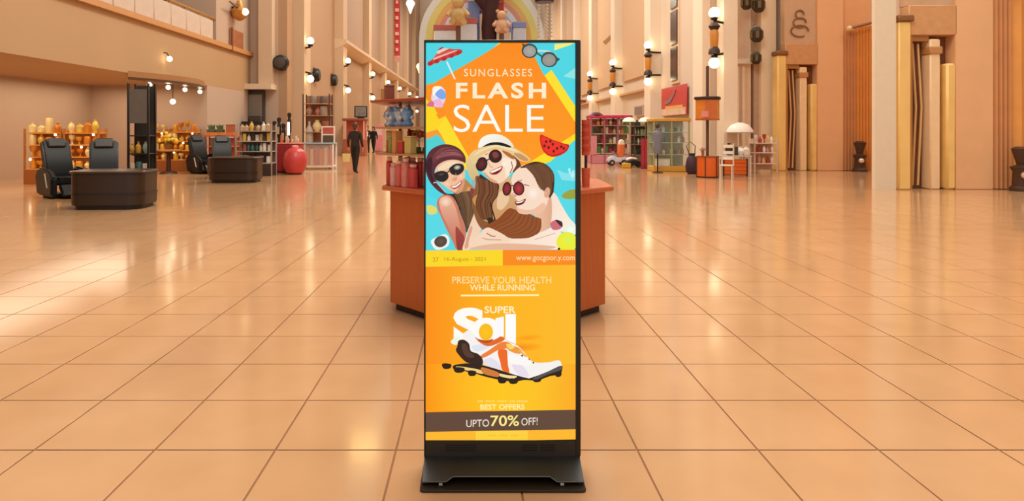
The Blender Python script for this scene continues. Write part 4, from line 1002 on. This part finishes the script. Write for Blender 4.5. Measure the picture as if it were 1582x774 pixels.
for s in (-1, 1):
    d = MB().box(-.45 if s < 0 else .01, -.01 if s < 0 else .45, -.275, -.25, .1, 1.85).build('door', M('211c18', .35), bt, .005)
    MB().tube([(s*.06, -.29, .9), (s*.06, -.29, 1.1)], .012, 6).build('handle', M('8a8078', .3, .6), d)
carton(X(395, 29.4), 29.4, 1.95, .5, .3, .25, '3a322c', 'dark grey box on the black cabinet', lid='7a7068')
# slim black stands
for k, (px, hh) in enumerate(((424, 1.95), (431, 2.1), (438, 1.85), (447, 2.3))):
    t = thing('poster_stand', 'slim black display stand behind the red stall, %s from the left' % ['first', 'second', 'third', 'fourth, with a white strip'][k], 'stand', (X(px, 27.5), 27.5, 0))
    MB().lathe([(.085, 0), (.08, .04), (.05, .08)], n=12).build('foot', BLACK, t)
    MB().tube([(0, 0, .05), (0, 0, hh-.3)], [.05, .05], 8).build('column', BLACK, t)
    MB().lathe([(.04, hh-.9), (.085, hh-.8), (.09, hh-.35), (.05, hh-.24), (.09, hh-.12), (.08, hh-.03), (.03, hh)], n=10).build('bust', M('1c1714', .5), t)
    MB().box(-.05, .05, -.14, -.11, hh-.95 if k == 3 else hh-.7, hh-.4).build('strip', EM('fdf8ec', 1.0) if k == 3 else M('b8a47c', .5), t)
# red stall and pouf
rs = thing('red_counter', 'red cloth-covered counter beside the white counter on the left', 'counter', (X(446, 24.2), 24.3, 0))
RED = M('b02a2c', .6, var=.15)
MB().cbox(0, 0, .06, .86, .6, 1.0).build('body', RED, rs, .03)
MB().cbox(0, 0, 1.06, .92, .66, .04).build('top', M('d88a7a', .5), rs, .01)
for k in range(6): MB().cbox(-.36+k*.145, -.31, .08, .09, .03, .92).build('cloth_fold', M('98201f', .7), rs, .012)
MB().cbox(0, 0, 0, .8, .54, .06).build('plinth', M('3a1412', .6), rs)
pf = thing('red_pouf', 'glossy red round lantern shape in front of the red counter', 'lantern', (X(456, 23.5), 23.5, 0))
MB().lathe([(.16, 0), (.3, .06), (.4, .3), (.42, .5), (.36, .78), (.2, .92), (.1, .94)], n=18).build('body', M('c8403c', .35, var=.12), pf)
MB().lathe([(.12, .93), (.13, 1.0), (.06, 1.03)], n=12).build('cap', M('e8a090', .4), pf)
MB().lathe([(.2, 0), (.2, .03)], n=14).build('foot', M('5a1a18', .5), pf)
fill(24.3, 1.1, X(434, 24.3), X(464, 24.3), 6, (.14, .3), [M('e0a890', .6), M('d8c0a0', .6), M('c86a50', .6)], ['pink', 'sand', 'terracotta'], 'the red counter', 'jars on the red counter', (0, 3), .12)
# white counter with orange panels + rack
wc = thing('glass_counter', 'white-framed display counter with orange goods behind glass', 'counter', (X(493, 26.8), 26.8, 0))
wx = X(518, 26.8)-X(493, 26.8)
for sx in (-1, 1):
    for sy in (-1, 1): MB().cbox(sx*(wx-.03), sy*.3, 0, .06, .06, 1.0).build('leg', M('f0e8e0', .4), wc, .006)
MB().cbox(0, 0, 1.0, 2*wx+.04, .7, .05).build('top', M('9ab0bc', .3), wc, .01)
MB().cbox(0, 0, .08, 2*wx-.06, .6, .06).build('shelf_board', WHITE, wc)
MB().box(-wx+.06, wx-.06, -.315, -.305, .14, .98).build('glass_pane', GLASS('f3e6da', .18), wc)
for k in range(6):
    x = X(493, 26.8)-wx+.15+k*(2*wx-.2)/6
    item('upright_carton', '%s upright carton in the white-framed counter, %s from left' % (['orange', 'cream', 'brick red'][k % 3], NTH[k]), 'box', MB().cbox(.06, 0, 0, .14, .2, .72-.06*(k % 2)), M(['d8784a', 'e8b48c', 'c85a40'][k % 3], .5), (x, 26.75, .14), 'cartons in the white-framed counter', 0, .01)
rk = rackunit('open_rack', 'tall dark-framed rack behind the white-framed counter', X(470, 28.3), X(512, 28.3), 28.0, 28.6, 3.1, [.5, 1.0, 1.5, 2.2, 2.7], M('4a3026', .5), M('c89a70', .5), M('a8765a', .7, var=.15))
for k, (px, z, h_, c, r) in enumerate(((478, 1.0, .95, 'cfc4b4', .16), (490, 1.5, .5, 'f4dca0', .2), (478, 2.2, .42, 'b88a78', .14), (500, 2.2, .4, 'a89484', .16), (491, 2.2, .35, 'c07a68', .13), (503, 1.5, .45, 'b06a50', .16), (504, .5, .4, '7a6a3c', .22), (490, .5, .35, 'a88a5c', .2), (484, 2.7, .34, '8a7a6c', .15), (500, 2.7, .32, '6a5a50', .15))):
    item('jar', '%s vase on the tall dark-framed rack' % ['tall pale grey', 'glowing cream', 'dusty pink', 'grey-brown', 'small rose', 'terracotta', 'olive', 'khaki', 'upper left grey', 'upper right dark grey'][k], 'vase', vase_mb(h_, r, [1, 0, 0, 3, 0, 2, 3, 3, 3, 3][k]), M(c, .5, var=.1), (X(px, 28.3), 28.3, z))
pfm = thing('picture_frame', 'white framed red picture leaning on the white-framed counter', 'picture', (X(507, 27.0), 27.0, 1.05))
for x0, x1, z0, z1 in ((-.28, -.22, 0, .68), (.22, .28, 0, .68), (-.22, .22, .62, .68), (-.22, .22, .3, .36)): MB().box(x0, x1, -.02, .02, z0, z1).build('frame_bar', M('f3dccb', .5), pfm, .005)
MB().box(-.22, .22, -.006, .006, .36, .62).build('picture', M('c05a48', .6, var=.2), pfm)
MB().box(-.22, .22, -.006, .006, .03, .3).build('lower_picture', M('5a4a2c', .6, var=.2), pfm)
# far red kiosk with a screen on top
fk = thing('red_kiosk', 'far red-fronted kiosk with a black television on top', 'kiosk', (X(549, 40), 40, 0))
MB().cbox(0, 0, 0, 1.3, 1.0, 1.0).build('counter_body', M('a8563c', .5), fk, .02)
MB().cbox(0, 0, 2.12, 1.4, 1.1, .14).build('roof', M('8a4a34', .5), fk, .02)
for sx in (-1, 1):
    for sy in (-1, 1): MB().cbox(sx*.6, sy*.45, 1.0, .08, .08, 1.12).build('post', M('d8a08a', .5), fk)
MB().box(-.56, .56, .3, .36, 1.0, 2.12).build('back_panel', M('c8624c', .6), fk)
tv = thing('television', 'black television standing on the far red kiosk roof', 'television', (X(556, 39.8), 39.8, 2.26))
MB().cbox(.06, 0, .06, .78, .12, .7).build('casing', BLACK, tv, .02)
MB().box(-.26, .4, -.07, -.058, .12, .7).build('screen', M('7a7670', .25, var=.3), tv)
MB().cbox(.06, 0, 0, .4, .2, .06).build('foot', BLACK, tv)
ps = thing('pink_stand', 'far pink promotional stand beside the people in black', 'stand', (X(586, 46), 46, 0))
MB().cbox(0, 0, .1, .5, .2, 1.85).build('panel', M('e08a90', .6, var=.15), ps, .02)
MB().cbox(0, 0, 0, .6, .4, .1).build('foot', M('b0686c', .5), ps)
MB().box(-.2, .2, -.115, -.1, 1.2, 1.8).build('picture', M('f0c4c0', .5, var=.2), ps)

# ------------------------------------------------------------------ right court
def drape(x0, x1, z0, z1, col, t, amp=.07, waves=5, name='drape'):
    n = waves*8; vs = []; fs = []
    for k in range(n+1):
        x = x0+(x1-x0)*k/n; y = amp*math.sin(2*PI*waves*k/n)
        vs += [(x, y, z0), (x, y*.7, z1), (x, y+.03, z0), (x, y*.7+.03, z1)]
    for k in range(n):
        a = 4*k; fs += [(a, a+4, a+5, a+1), (a+2, a+3, a+7, a+6), (a, a+2, a+6, a+4), (a+1, a+5, a+7, a+3)]
    fs += [(0, 1, 3, 2), (4*n, 4*n+2, 4*n+3, 4*n+1)]
    return MB().add(vs, fs).build(name, M(col, .6, var=.08, scale=2), t)
def portal(label, x0, Z, wide, ztop):
    # x offsets in metres from the left gold pillar
    t = thing('shop_portal', label, 'shopfront', (x0, Z, 0)); k = 25.4/F
    o = lambda px: (px-1200)*k
    GP = M('f8c878', .45, 0.0, var=.1, scale=2); LP = M('f4cfa0', .5, var=.06)
    MB().box(o(1217), o(1264), .35, .42, 0, 4.1).build('recess_back', M('7c4a2c', .6, var=.15), t)
    b = MB(); b.box(o(1200), o(1213), -.1, .4, 0, 4.45); b.build('gold_pillar', GP, t, .03)
    MB().box(o(1198.5), o(1215.5), -.16, .42, 4.45, 4.62).build('capital', M('8a5a30', .5), t, .03)
    MB().box(o(1213), o(1217), .0, .4, 0, 4.2).build('pillar_return', M('b87a3c', .5), t)
    MB().box(o(1236), o(1247), .0, .4, 0, 4.0).build('gold_pillar', LP, t, .03)
    MB().box(o(1234.5), o(1248.5), -.04, .4, 3.6, 3.8).build('capital', M('c08850', .5), t, .02)
    MB().box(o(1252), o(1262), -.06, .4, 0, 3.35).build('gold_pillar', GP, t, .05, )
    MB().box(o(1213), o(1264), -.02, .4, 4.1, 4.9).build('lintel', M('d29a66', .5, var=.12), t, .02)
    MB().box(o(1213), o(1262), .05, .4, 4.9, ztop).build('upper_panel', M('cfa884', .6, var=.06), t)
    for q in range(3):
        P = [(o(1236)+(.34-.09*q)*math.cos(a*.35), .02, 5.4+q*.32+(.22-.03*q)*math.sin(a*.35)) for a in range(16)]
        MB().tube(P, .03, 6).build('scroll_ornament', M('8a6240', .5), t)
    for px in (1222, 1228): MB().tube([(o(px), .2, .1), (o(px)+.1, .2, 2.2), (o(px), .2, 3.9)], .03, 6).build('iron_bar', M('e0b070', .4), t)
    MB().box(o(1218), o(1236), .06, .3, 3.95, 4.1).build('inner_lintel', M('b0783c', .5), t)
    MB().box(o(1262), o(1303), -.02, .4, 0, ztop).build('wide_panel', M('ecb684', .55, var=.05, scale=1.5), t, .02)
    MB().tube([(o(1306), -.28, 5.45), (o(1345), -.32, 5.7), (o(1345)+wide, -.3, 5.7)], .05, 8).build('curtain_rod', M('8a5428', .4), t)
    MB().ball((o(1306), -.28, 5.45), .11, 10).build('rod_finial', M('f0cf9a', .3, .2), t)
    drape(o(1303), o(1322), .02, 5.4, 'd0925c', t, .05, 4)
    drape(o(1322), o(1350)+wide, .02, 5.6, 'e6a050', t, .07, 6+int(wide*2))
    MB().box(o(1303), o(1350)+wide, .2, .4, 0, ztop).build('rear_wall', M('e6ac78', .6, var=.05, scale=1.5), t)
    pd = thing('pedestal', 'dark pedestal with a shiny ball before the drapes of the golden '+('far' if wide == 0 else 'near')+' portal', 'pedestal', (x0+o(1318), Z-.45, 0))
    MB().lathe([(.26, 0), (.26, .08), (.2, .14), (.18, .5), (.25, .62), (.1, .68), (.22, 1.1), (.12, 1.15)], n=14).build('column', M('4a3020', .5, var=.2), pd)
    MB().ball((-.06, -.2, .42), .1, 10).build('shiny_ball', M('f0e4d4', .1, .6), pd)
portal('golden far shop portal with pillars and brown drapes', X(1200, 25.4), 25.4, .0, HT)
portal('golden near shop portal at the right edge with brown drapes', X(1385, 17.5), 17.5, 2.4, HT)
struct('trim_8', MB().box(X(1352, 17.4), X(1384.5, 17.4), 17.4, 17.55, 0, HT), M('e6d2b6', .7, var=.03))
# lanterns on the cream pier
for k, (px, py, s_) in enumerate(((1153, 5, 1.0), (1172, 8, 1.15), (1169, 54, 1.15), (1168, 90, .95))):
    z = 25.75; t = thing('iron_lantern', 'dark iron lantern on the cream pier, %s' % ['upper left', 'upper right', 'middle', 'lowest'][k], 'lantern', W(px, py, z), 0, 'iron lanterns on the pier')
    MB().lathe([(.12*s_, -.24*s_), (.2*s_, -.16*s_), (.22*s_, .14*s_), (.12*s_, .26*s_)], n=6).build('body', M('3a2c1c', .5, var=.2), t)
    for q in range(6):
        a = q*PI/3+.26; MB().box(-.05*s_, .05*s_, -.012, .012, -.12*s_, .12*s_).build('glass_pane', M('6a5838', .3), t, loc=(.2*s_*math.cos(a), .2*s_*math.sin(a), 0)).rotation_euler = (0, 0, a+PI/2)
    MB().lathe([(.02, .24*s_), (.02, .4*s_)], n=6).tube([(0, 0, .38*s_), (0, .45, .38*s_)], .025, 6).build('hanger', M('a88a70', .5), t)
# red poster panel
t = thing('wall_poster', 'red poster with a grey swoosh on the right arcade wall', 'poster', (XR-.2, 31.0, 0))
z0, z1 = 2.25, 3.62
MB().box(.08, .12, -2.0, 1.95, z0, z1).build('board', M('c8423e', .5, var=.08), t, .01)
MB().box(.06, .085, -1.9, 1.85, z0+.02, z0+.34).build('lower_band', M('ecc0a0', .5, var=.2), t)
MB().box(.055, .085, -1.5, 1.2, z0+.34, z0+.46).build('yellow_band', M('e8b050', .5), t)
sw = [(1.3+.0, z0+.72), (.6, z0+.8), (-.1, z0+1.02), (-.5, z0+1.2), (-.3, z0+1.0), (.4, z0+.62), (1.2, z0+.56)]
MB().prism(sw, .05, .075, 'x').build('swoosh', M('8a7478', .5), t)
t = thing('wall_relief', 'pale carved relief beside the red poster on the right wall', 'relief', (XR-.1, 34.9, 2.0))
MB().prism([(-.5, 0), (.5, 0), (.55, .6), (.3, 1.2), (.1, 1.7), (-.2, 1.4), (-.5, .8)], -.1, .08, 'x').build('slab', M('eedfca', .6), t, .03)
MB().ball((-.1, 0, .95), .16, 10).build('boss', M('9a8a6a', .6), t)
for k, (px, nm) in enumerate(((986, 'left'), (1004, 'right'))):
    z = 9.2*F/(px-737); t = thing('small_picture', 'small grey framed picture above the stalls on the right wall, %s' % nm, 'picture', (XR-.12, z, H(171, z)))
    MB().box(-.02, .1, -1.0, 1.0, -.3, .3).build('frame', M('c8a894', .5), t, .01)
    MB().box(-.04, -.018, -.85, .85, -.22, .22).build('picture', M('8a7a74', .5, var=.2), t)
t = thing('hanging_sign', 'slanted brown sign bar on the right wall above the display', 'sign', W(942, 59, 44))
MB().box(-.5, .5, -.06, .06, -.14, .14).build('board', M('b08a66', .5), t, .02).rotation_euler = (0, -.75, 0)
MB().tube([(0, 0, 0), (.4, .3, .3), (.75, .5, .3)], .03, 6).build('bracket', M('a87a58', .5), t)

# pink roofed stall
ZK = 30.6
pkst = thing('pink_stall', 'pink-roofed stall with open shelves beyond the kiosk', 'stall', ((X(914, ZK)+X(976, ZK))/2, ZK+.6, 0))
a = (X(976, ZK)-X(914, ZK))/2
MAG = M('c8305c', .4, var=.1); PNK = M('d88a94', .5, var=.1)
MB().prism(rrect(-a-.1, a+.1, -.6, .6, .25, 6), 2.12, 2.26).build('roof', MAG, pkst, .02)
MB().lathe([(.3, 2.2), (.34, 2.28), (.2, 2.38), (.05, 2.4)], (-a+.25, -.3, 0), 14).build('roof_cap', M('4a1a28', .4), pkst)
for x in (-a, -a/3, a/3, a):
    for y in (-.5, .5): MB().tube([(x, y, 0), (x, y, 2.12)], .045, 8).build('post', M('a86474', .4), pkst)
for z in (.5, .95, 1.4, 1.8): MB().box(-a+.03, a-.03, -.48, .48, z-.03, z).build('shelf_board', M('c8b49a', .5), pkst)
MB().box(-a, a, -.52, .52, 0, .42).build('base_panel', PNK, pkst, .02)
MB().box(-a, a, .49, .52, .5, 2.1).build('back_panel', M('b8988a', .6, var=.15), pkst)
MB().box(-a-.02, -a+.25, -.56, -.5, .42, 1.3).build('pink_side_panel', PNK, pkst)
cx = (X(914, ZK)+X(976, ZK))/2
pal2 = [M(c, .45, var=.15) for c in ('4a8a3c', 'c8b48a', '7a4a30', 'e0d0b0', 'a8323c', '3a4a34', 'd88a4a')]
for z in (.5, .95, 1.4, 1.8):
    fill(ZK+.3, z, cx-a+.08, cx+a-.08, 9, (.18, .34), pal2, ['green', 'beige', 'brown', 'cream', 'crimson', 'dark green', 'orange'], 'the %s shelf of the pink-roofed stall' % {.5: 'lowest', .95: 'second', 1.4: 'third', 1.8: 'top'}[z], 'wares on the pink-roofed stall', (0, 1, 3, 4), .1)
# toy ride car
rc = thing('ride_on_car', 'white ride-on toy car with an orange and white seat back', 'toy car', (X(953, 29.2), 29.2, 0))
CW = M('dcdde4', .3, var=.04)
MB().prism([(-.42, .14), (-.44, .3), (-.3, .4), (-.12, .44), (-.05, .36), (.2, .36), (.36, .42), (.44, .3), (.42, .14)], -.22, .22, 'y').build('body', CW, rc, .04, 2)
for sx in (-.26, .27):
    for sy in (-.23, .23):
        wh = MB().lathe([(.06, -.05), (.12, -.05), (.13, 0), (.12, .05), (.06, .05)], n=14); wh.v = [(p[0]+sx, p[2]+sy, p[1]+.13) for p in wh.v]
        o = wh.build('wheel', BLACK, rc); h_ = MB().lathe([(.055, -.06), (.055, .06)], n=10); h_.v = [(p[0]+sx, p[2]+sy, p[1]+.13) for p in h_.v]; h_.build('hub', M('c8c4bc', .3, .5), o)
MB().prism([(-.12, .42), (-.2, .62), (-.17, .63), (-.06, .43)], -.18, .18, 'y').build('windscreen', GLASS('b8c8d0', .5), rc)
MB().prism([(.02, .36), (.3, .36), (.34, .98), (.2, 1.08), (.06, .95)], -.16, .16, 'y').build('seat_back', M('e8783c', .5, var=.1), rc, .04)
MB().prism([(.06, .9), (.33, .9), (.3, 1.1), (.18, 1.16), (.1, 1.1)], -.165, .165, 'y').build('head_rest', M('f3e6d0', .5), rc, .03)
MB().lathe([(.1, 0), (.12, .015), (.1, .03)], (-.1, -.0, .5), 12).build('steering_wheel', BLACK, rc)
rc2 = thing('ride_on_car', 'small black and white ride-on toy beside the toy car', 'toy car', (X(979, 27.6), 27.6, 0))
MB().prism([(-.32, .1), (-.32, .28), (-.1, .34), (.1, .32), (.34, .22), (.34, .1)], -.18, .18, 'y').build('body', BLACK, rc2, .03)
MB().prism([(-.3, .3), (-.1, .36), (.12, .34), (.1, .4), (-.1, .44), (-.28, .4)], -.14, .14, 'y').build('seat', M('f3efe8', .4), rc2, .02)
for sx in (-.2, .22):
    for sy in (-.18, .18):
        wh = MB().lathe([(.05, -.04), (.1, -.04), (.1, .04), (.05, .04)], n=12); wh.v = [(p[0]+sx, p[2]+sy, p[1]+.1) for p in wh.v]; wh.build('wheel', BLACK, rc2)
item('yellow_step', 'yellow block on the floor between the two ride-on toys', 'block', MB().cbox(0, 0, 0, .34, .25, .2), M('d8a42c', .5), (X(967.5, 27.3), 27.3, 0), None, 0, .02)
# dark green shelves and red panel
gs = rackunit('goods_shelf', 'dark shelf crowded with green goods between the right stalls', X(977, 28.8), X(1009, 28.8), 28.5, 29.1, 2.05, [.5, .95, 1.35, 1.75], M('5a4434', .5), M('8a7a5c', .5), M('4a4a38', .6, var=.2), M('6a5a44', .5))
for z, nm in ((.5, 'lowest'), (.95, 'second'), (1.35, 'third'), (1.75, 'top')):
    fill(28.65, z, X(979, 28.7), X(1007, 28.7), 6, (.18, .32), [M(c, .45, var=.15) for c in ('3c5034', '8a9a7a', '2a2c24', 'c8c4ac')], ['dark green', 'sage', 'black', 'pale grey'], 'the %s shelf between the right stalls' % nm, 'green wares between the stalls', (0, 1, 3, 4), .06)
for k, px in enumerate((972, 997)):
    t = thing('dome_lamp', 'white dome lamp over the green goods, %s' % ['left', 'right'][k], 'lamp', (X(px, 28.2), 28.2, 0))
    MB().lathe([(.3, 1.92), (.28, 1.98), (.18, 2.08), (.04, 2.12)], n=16).build('shade', M('f6f0dc', .4), t)
    MB().tube([(0, 0, 0), (0, 0, 2.1)], .02, 6).build('stem', M('7a6a58', .4), t)
    MB().lathe([(.16, 0), (.16, .03), (.03, .06)], n=12).build('foot', M('7a6a58', .4), t)
rp = thing('cloth_stand', 'crimson cloth stand in front of the green goods', 'stand', (X(998, 26.6), 26.6, 0))
drape(-.2, .2, .08, 1.22, 'b83a4c', rp, .03, 3, 'cloth')
MB().cbox(0, .03, 0, .42, .3, .08).build('foot', M('7a3038', .5), rp); MB().tube([(-.22, .01, 1.23), (.22, .01, 1.23)], .02, 6).build('rail', M('3a2420', .5), rp)
# yellow glass stall
ZG = 24.8
gx = (X(1010, ZG)+X(1067, ZG))/2; a = (X(1067, ZG)-X(1010, ZG))/2
yg = thing('glass_stall', 'glass display stall with a yellow header and yellow base', 'stall', (gx, ZG+.5, 0))
YEL = M('d8a03c', .45, var=.08)
MB().box(-a-.03, a+.03, -.48, .48, 1.9, 2.02).build('header', YEL, yg, .02); MB().box(-a, a, -.45, .45, 0, .2).build('base_panel', YEL, yg, .02)
for x in (-a+.03, 0, a-.03):
    for y in (-.42, .42): MB().cbox(x, y, .2, .05, .05, 1.7).build('post', M('b0a468', .4), yg)
for z in (.65, 1.1, 1.5): MB().box(-a+.04, a-.04, -.4, .4, z-.02, z).build('shelf_board', M('b8c4b0', .3), yg)
MB().box(-a+.05, a-.05, .4, .42, .2, 1.9).build('back_panel', M('a8ac90', .4, var=.15), yg)
for x0, x1 in ((-a+.06, -.03), (.03, a-.06)): MB().box(x0, x1, -.435, -.425, .2, 1.9).build('glass_pane', GLASS('cfe6d8', .09), yg)
for s in (-1, 1): MB().box(s*(a-.03)-.005, s*(a-.03)+.005, -.38, .38, .2, 1.9).build('side_pane', GLASS('cfe6d8', .09), yg)
for z, nm in ((.65, 'lower'), (1.1, 'middle'), (1.5, 'upper')):
    fill(ZG+.45, z, gx-a+.1, gx+a-.1, 8, (.16, .3), [M(c, .4, var=.15) for c in ('7a8a6c', 'c8d0c0', '3c3a34', 'a86a58', 'e6e2d0')], ['olive', 'pale green', 'black', 'brick', 'cream'], 'the %s shelf of the yellow glass stall' % nm, 'wares in the yellow glass stall', (0, 1, 2, 3), .12)
carton(gx-.28, ZG+.35, .2, .5, .35, .26, 'fbf6e6', 'bright white box inside the base of the yellow glass stall', lid='fffaf0')
mq = thing('mannequin', 'grey-blue clothed mannequin torso beside the yellow glass stall', 'mannequin', (X(1016, 24.2), 24.2, 0))
MB().lathe([(.12, .7), (.17, .85), (.14, 1.1), (.2, 1.38), (.16, 1.5), (.05, 1.56), (.05, 1.64)], n=14, sy=.65).build('torso', M('7a7a86', .7, var=.12), mq)
MB().ball((0, 0, 1.74), .09, 12, 1.2).build('head', M('4a3c34', .6), mq)
MB().tube([(0, 0, .03), (0, 0, .75)], .025, 8).build('pole', DARKMETAL, mq); MB().lathe([(.2, 0), (.2, .02), (.03, .05)], n=14).build('foot', DARKMETAL, mq)
t = thing('stroller_bag', 'dark plum bulging bag between the glass stall and the orange box', 'bag', (X(1069, 23.6), 23.6, 0))
MB().lathe([(.14, 0), (.21, .08), (.23, .3), (.18, .55), (.1, .66), (.13, .74)], n=14).build('sack', M('3c2430', .6, var=.2), t)
MB().tube([(-.1, 0, .7), (-.2, 0, 1.0), (-.05, 0, 1.15), (.12, 0, 1.0), (.1, 0, .7)], .016, 6).build('handle', M('4a3428', .5), t)
# orange sign column
OX = X(1093, 21.9)
oc_ = thing('sign_column', 'orange sign column with a lantern box on a dark pole', 'sign', (OX, 21.9, 0))
hexa = lambda r, rot=0: [(r*math.cos(rot+k*PI/3), r*math.sin(rot+k*PI/3)) for k in range(6)]
P = hexa(.36)
for k in range(6):
    p, q = P[k], P[(k+1) % 6]; MB().prism([p, q, (q[0]*.9, q[1]*.9), (p[0]*.9, p[1]*.9)], .04, .68).build('base_panel', ORANGE, oc_, .006)
    MB().tube([(p[0], p[1], 0), (p[0], p[1], .7)], .018, 6).build('corner_post', M('4a2414', .5), oc_)
MB().prism(hexa(.38), .68, .71).build('base_top', M('8a4a24', .5), oc_); MB().prism(hexa(.34), 0, .04).build('plinth', M('3a1c10', .5), oc_)
MB().tube([(0, 0, .7), (0, 0, 3.7)], .05, 10).build('pole', M('5a3a30', .4), oc_)
P = hexa(.40)
for k in range(6):
    p, q = P[k], P[(k+1) % 6]; MB().prism([p, q, (q[0]*.92, q[1]*.92), (p[0]*.92, p[1]*.92)], 1.94, 2.58).build('lantern_panel', M(['d8822c', 'c86a2c', 'e0963c'][k % 3], .45, var=.12), oc_, .006)
MB().prism(hexa(.45), 2.58, 2.68).build('lantern_roof', M('2e1a14', .5), oc_, .02); MB().prism(hexa(.41), 1.9, 1.94).build('lantern_floor', M('a85a24', .5), oc_)
MB().box(-.33, -.1, -.375, -.345, 2.0, 2.2).build('pink_label', M('e08a80', .5), oc_)
bouquet('dried_flowers', 'dusty pink dried flowers in a pot on the orange hexagonal base', (OX-.2, 21.78, .71), .1, ('c89a88', 'b07a68'), 22, .16, 'a85a44')
# white table, orange box, white chair
ob = thing('orange_crate', 'orange wooden crate under the white table', 'crate', (X(1136, 22.4), 22.6, 0))
for k in range(4): MB().box(-.4, .4, -.21, -.18, .06+k*.13, .18+k*.13).build('plank', ORANGE, ob, .006)
MB().box(-.38, .38, -.18, .2, .03, .56).build('body', M('b8541c', .5), ob)
for s in (-1, 1): MB().cbox(s*.4, -.19, 0, .05, .06, .6).build('corner_post', M('4a2414', .5), ob)
tb = thing('white_table', 'pale table with white legs over the orange crate', 'table', (X(1136, 22.4), 22.6, 0))
MB().cbox(0, 0, .66, 1.06, .62, .05).build('table_top', M('c8bcae', .35), tb, .01)
for sx in (-1, 1):
    for sy in (-1, 1): MB().cbox(sx*.48, sy*.26, 0, .05, .05, .66).build('leg', M('d8c8b8', .5), tb)
ch = thing('white_chair', 'white wooden chair beside the orange hexagonal base', 'chair', (X(1123, 21.0), 21.0, 0), -.5)
MB().cbox(0, 0, .43, .4, .4, .04).build('seat', M('e6d2bc', .5), ch, .01)
for sx in (-1, 1):
    MB().prism([(-.19, 0), (-.15, 0), (-.15, .43), (-.19, .43)], sx*.17-.02, sx*.17+.02, 'x').build('leg', M('d8c0a8', .5), ch)
    MB().prism([(.15, 0), (.19, 0), (.25, 1.15), (.21, 1.15)], sx*.17-.02, sx*.17+.02, 'x').build('leg', M('d8c0a8', .5), ch)
for z in (.62, .8, 1.0): MB().box(-.17, .17, .17+z*.05, .2+z*.05, z, z+.1).build('back_slat', M('efe0cc', .5), ch)
for k, (px, h_, r, c, kd, nm) in enumerate(((1126, .42, .12, '3a2e26', 0, 'dark brown'), (1134, .3, .13, '4a3c30', 3, 'black-brown'), (1144, .3, .14, 'f3e8da', 0, 'white'), (1153, .34, .13, 'e0d0bc', 1, 'cream'))):
    item('pot', '%s pot on the pale table by the orange crate' % nm, 'pot', vase_mb(h_, r, kd), M(c, .45), (X(px, 22.5), 22.5, .71))
dl = thing('parasol_lamp', 'wide white shade lamp standing behind the pale table', 'lamp', (X(1143, 23.6), 23.6, 0))
MB().lathe([(.46, 1.5), (.44, 1.58), (.3, 1.76), (.08, 1.84)], n=20).build('shade', M('f6e8da', .5), dl)
MB().lathe([(.47, 1.46), (.47, 1.5), (.44, 1.5)], n=20).build('shade_rim', M('a89a80', .5), dl)
MB().tube([(0, 0, .03), (0, 0, 1.82)], .025, 8).build('stem', M('b8a48c', .5), dl); MB().lathe([(.2, 0), (.2, .03), (.04, .06)], n=14).build('foot', M('b8a48c', .5), dl)
bt = rackunit('open_rack', 'low white rack of vases beside the golden far portal', X(1160, 24.4), X(1196, 24.4), 24.1, 24.6, 1.3, [.35, .75, 1.1], M('d8c0a8', .5), M('e6d2c0', .5), M('d8b8a4', .6))
for z, nm in ((.35, 'lowest'), (.75, 'middle'), (1.1, 'top')):
    fill(24.3, z, X(1162, 24.4), X(1194, 24.4), 5, (.22, .33), [M(c, .4, var=.1) for c in ('f3e2d4', 'd8a090', '7a4a34', 'e8bc6c', 'b0402c')], ['white', 'pink', 'brown', 'gold', 'red'], 'the %s rack shelf beside the golden far portal' % nm, 'vases beside the golden portal', (0, 1, 2), .05)

# chandelier high over the left arcade: seen as a warm glare on the polished floor
t = thing('chandelier', 'golden globe chandelier high above the left arcade', 'lamp', (-5.9, 34.4, 15.0))
for k in range(5):
    a_ = k*1.257; MB().ball((.55*math.cos(a_), .55*math.sin(a_), .1*(k % 2)), .24, 12).build('globe', EM('ffdf8a', 14), t)
    MB().tube([(.5*math.cos(a_), .5*math.sin(a_), .25), (.2*math.cos(a_), .2*math.sin(a_), .6), (0, 0, .7)], .03, 6).build('arm', DARKMETAL, t)
MB().tube([(0, 0, .5), (0, 0, 7.0)], .03, 6).build('chain', DARKMETAL, t)

# pendant lamps over the arcade, left of the kiosk
for k, (px, py, z, r, c, lab) in enumerate(((634, 6, 30, .2, 'fff6e0', 'white flame-shaped pendant lamp beside the red banner'), (648, 103, 44, .22, 'ffe08a', 'yellow pendant lamp just left of the display top'))):
    t = thing('pendant_lamp', lab, 'lamp', W(px, py, z))
    MB().lathe([(.02, -r*2.2), (r*.5, -r*1.0), (r, 0), (r*.8, r*.6), (r*.3, r)], n=14).build('shade', EM(c, 3.5), t)
    MB().tube([(0, 0, r), (0, 0, 21.5-H(py, z))], .015, 6).build('cord', DARKMETAL, t)
    MB().lathe([(r*.3, r), (r*.34, r*1.2), (.03, r*1.35)], n=10).build('cap', DARKMETAL, t)
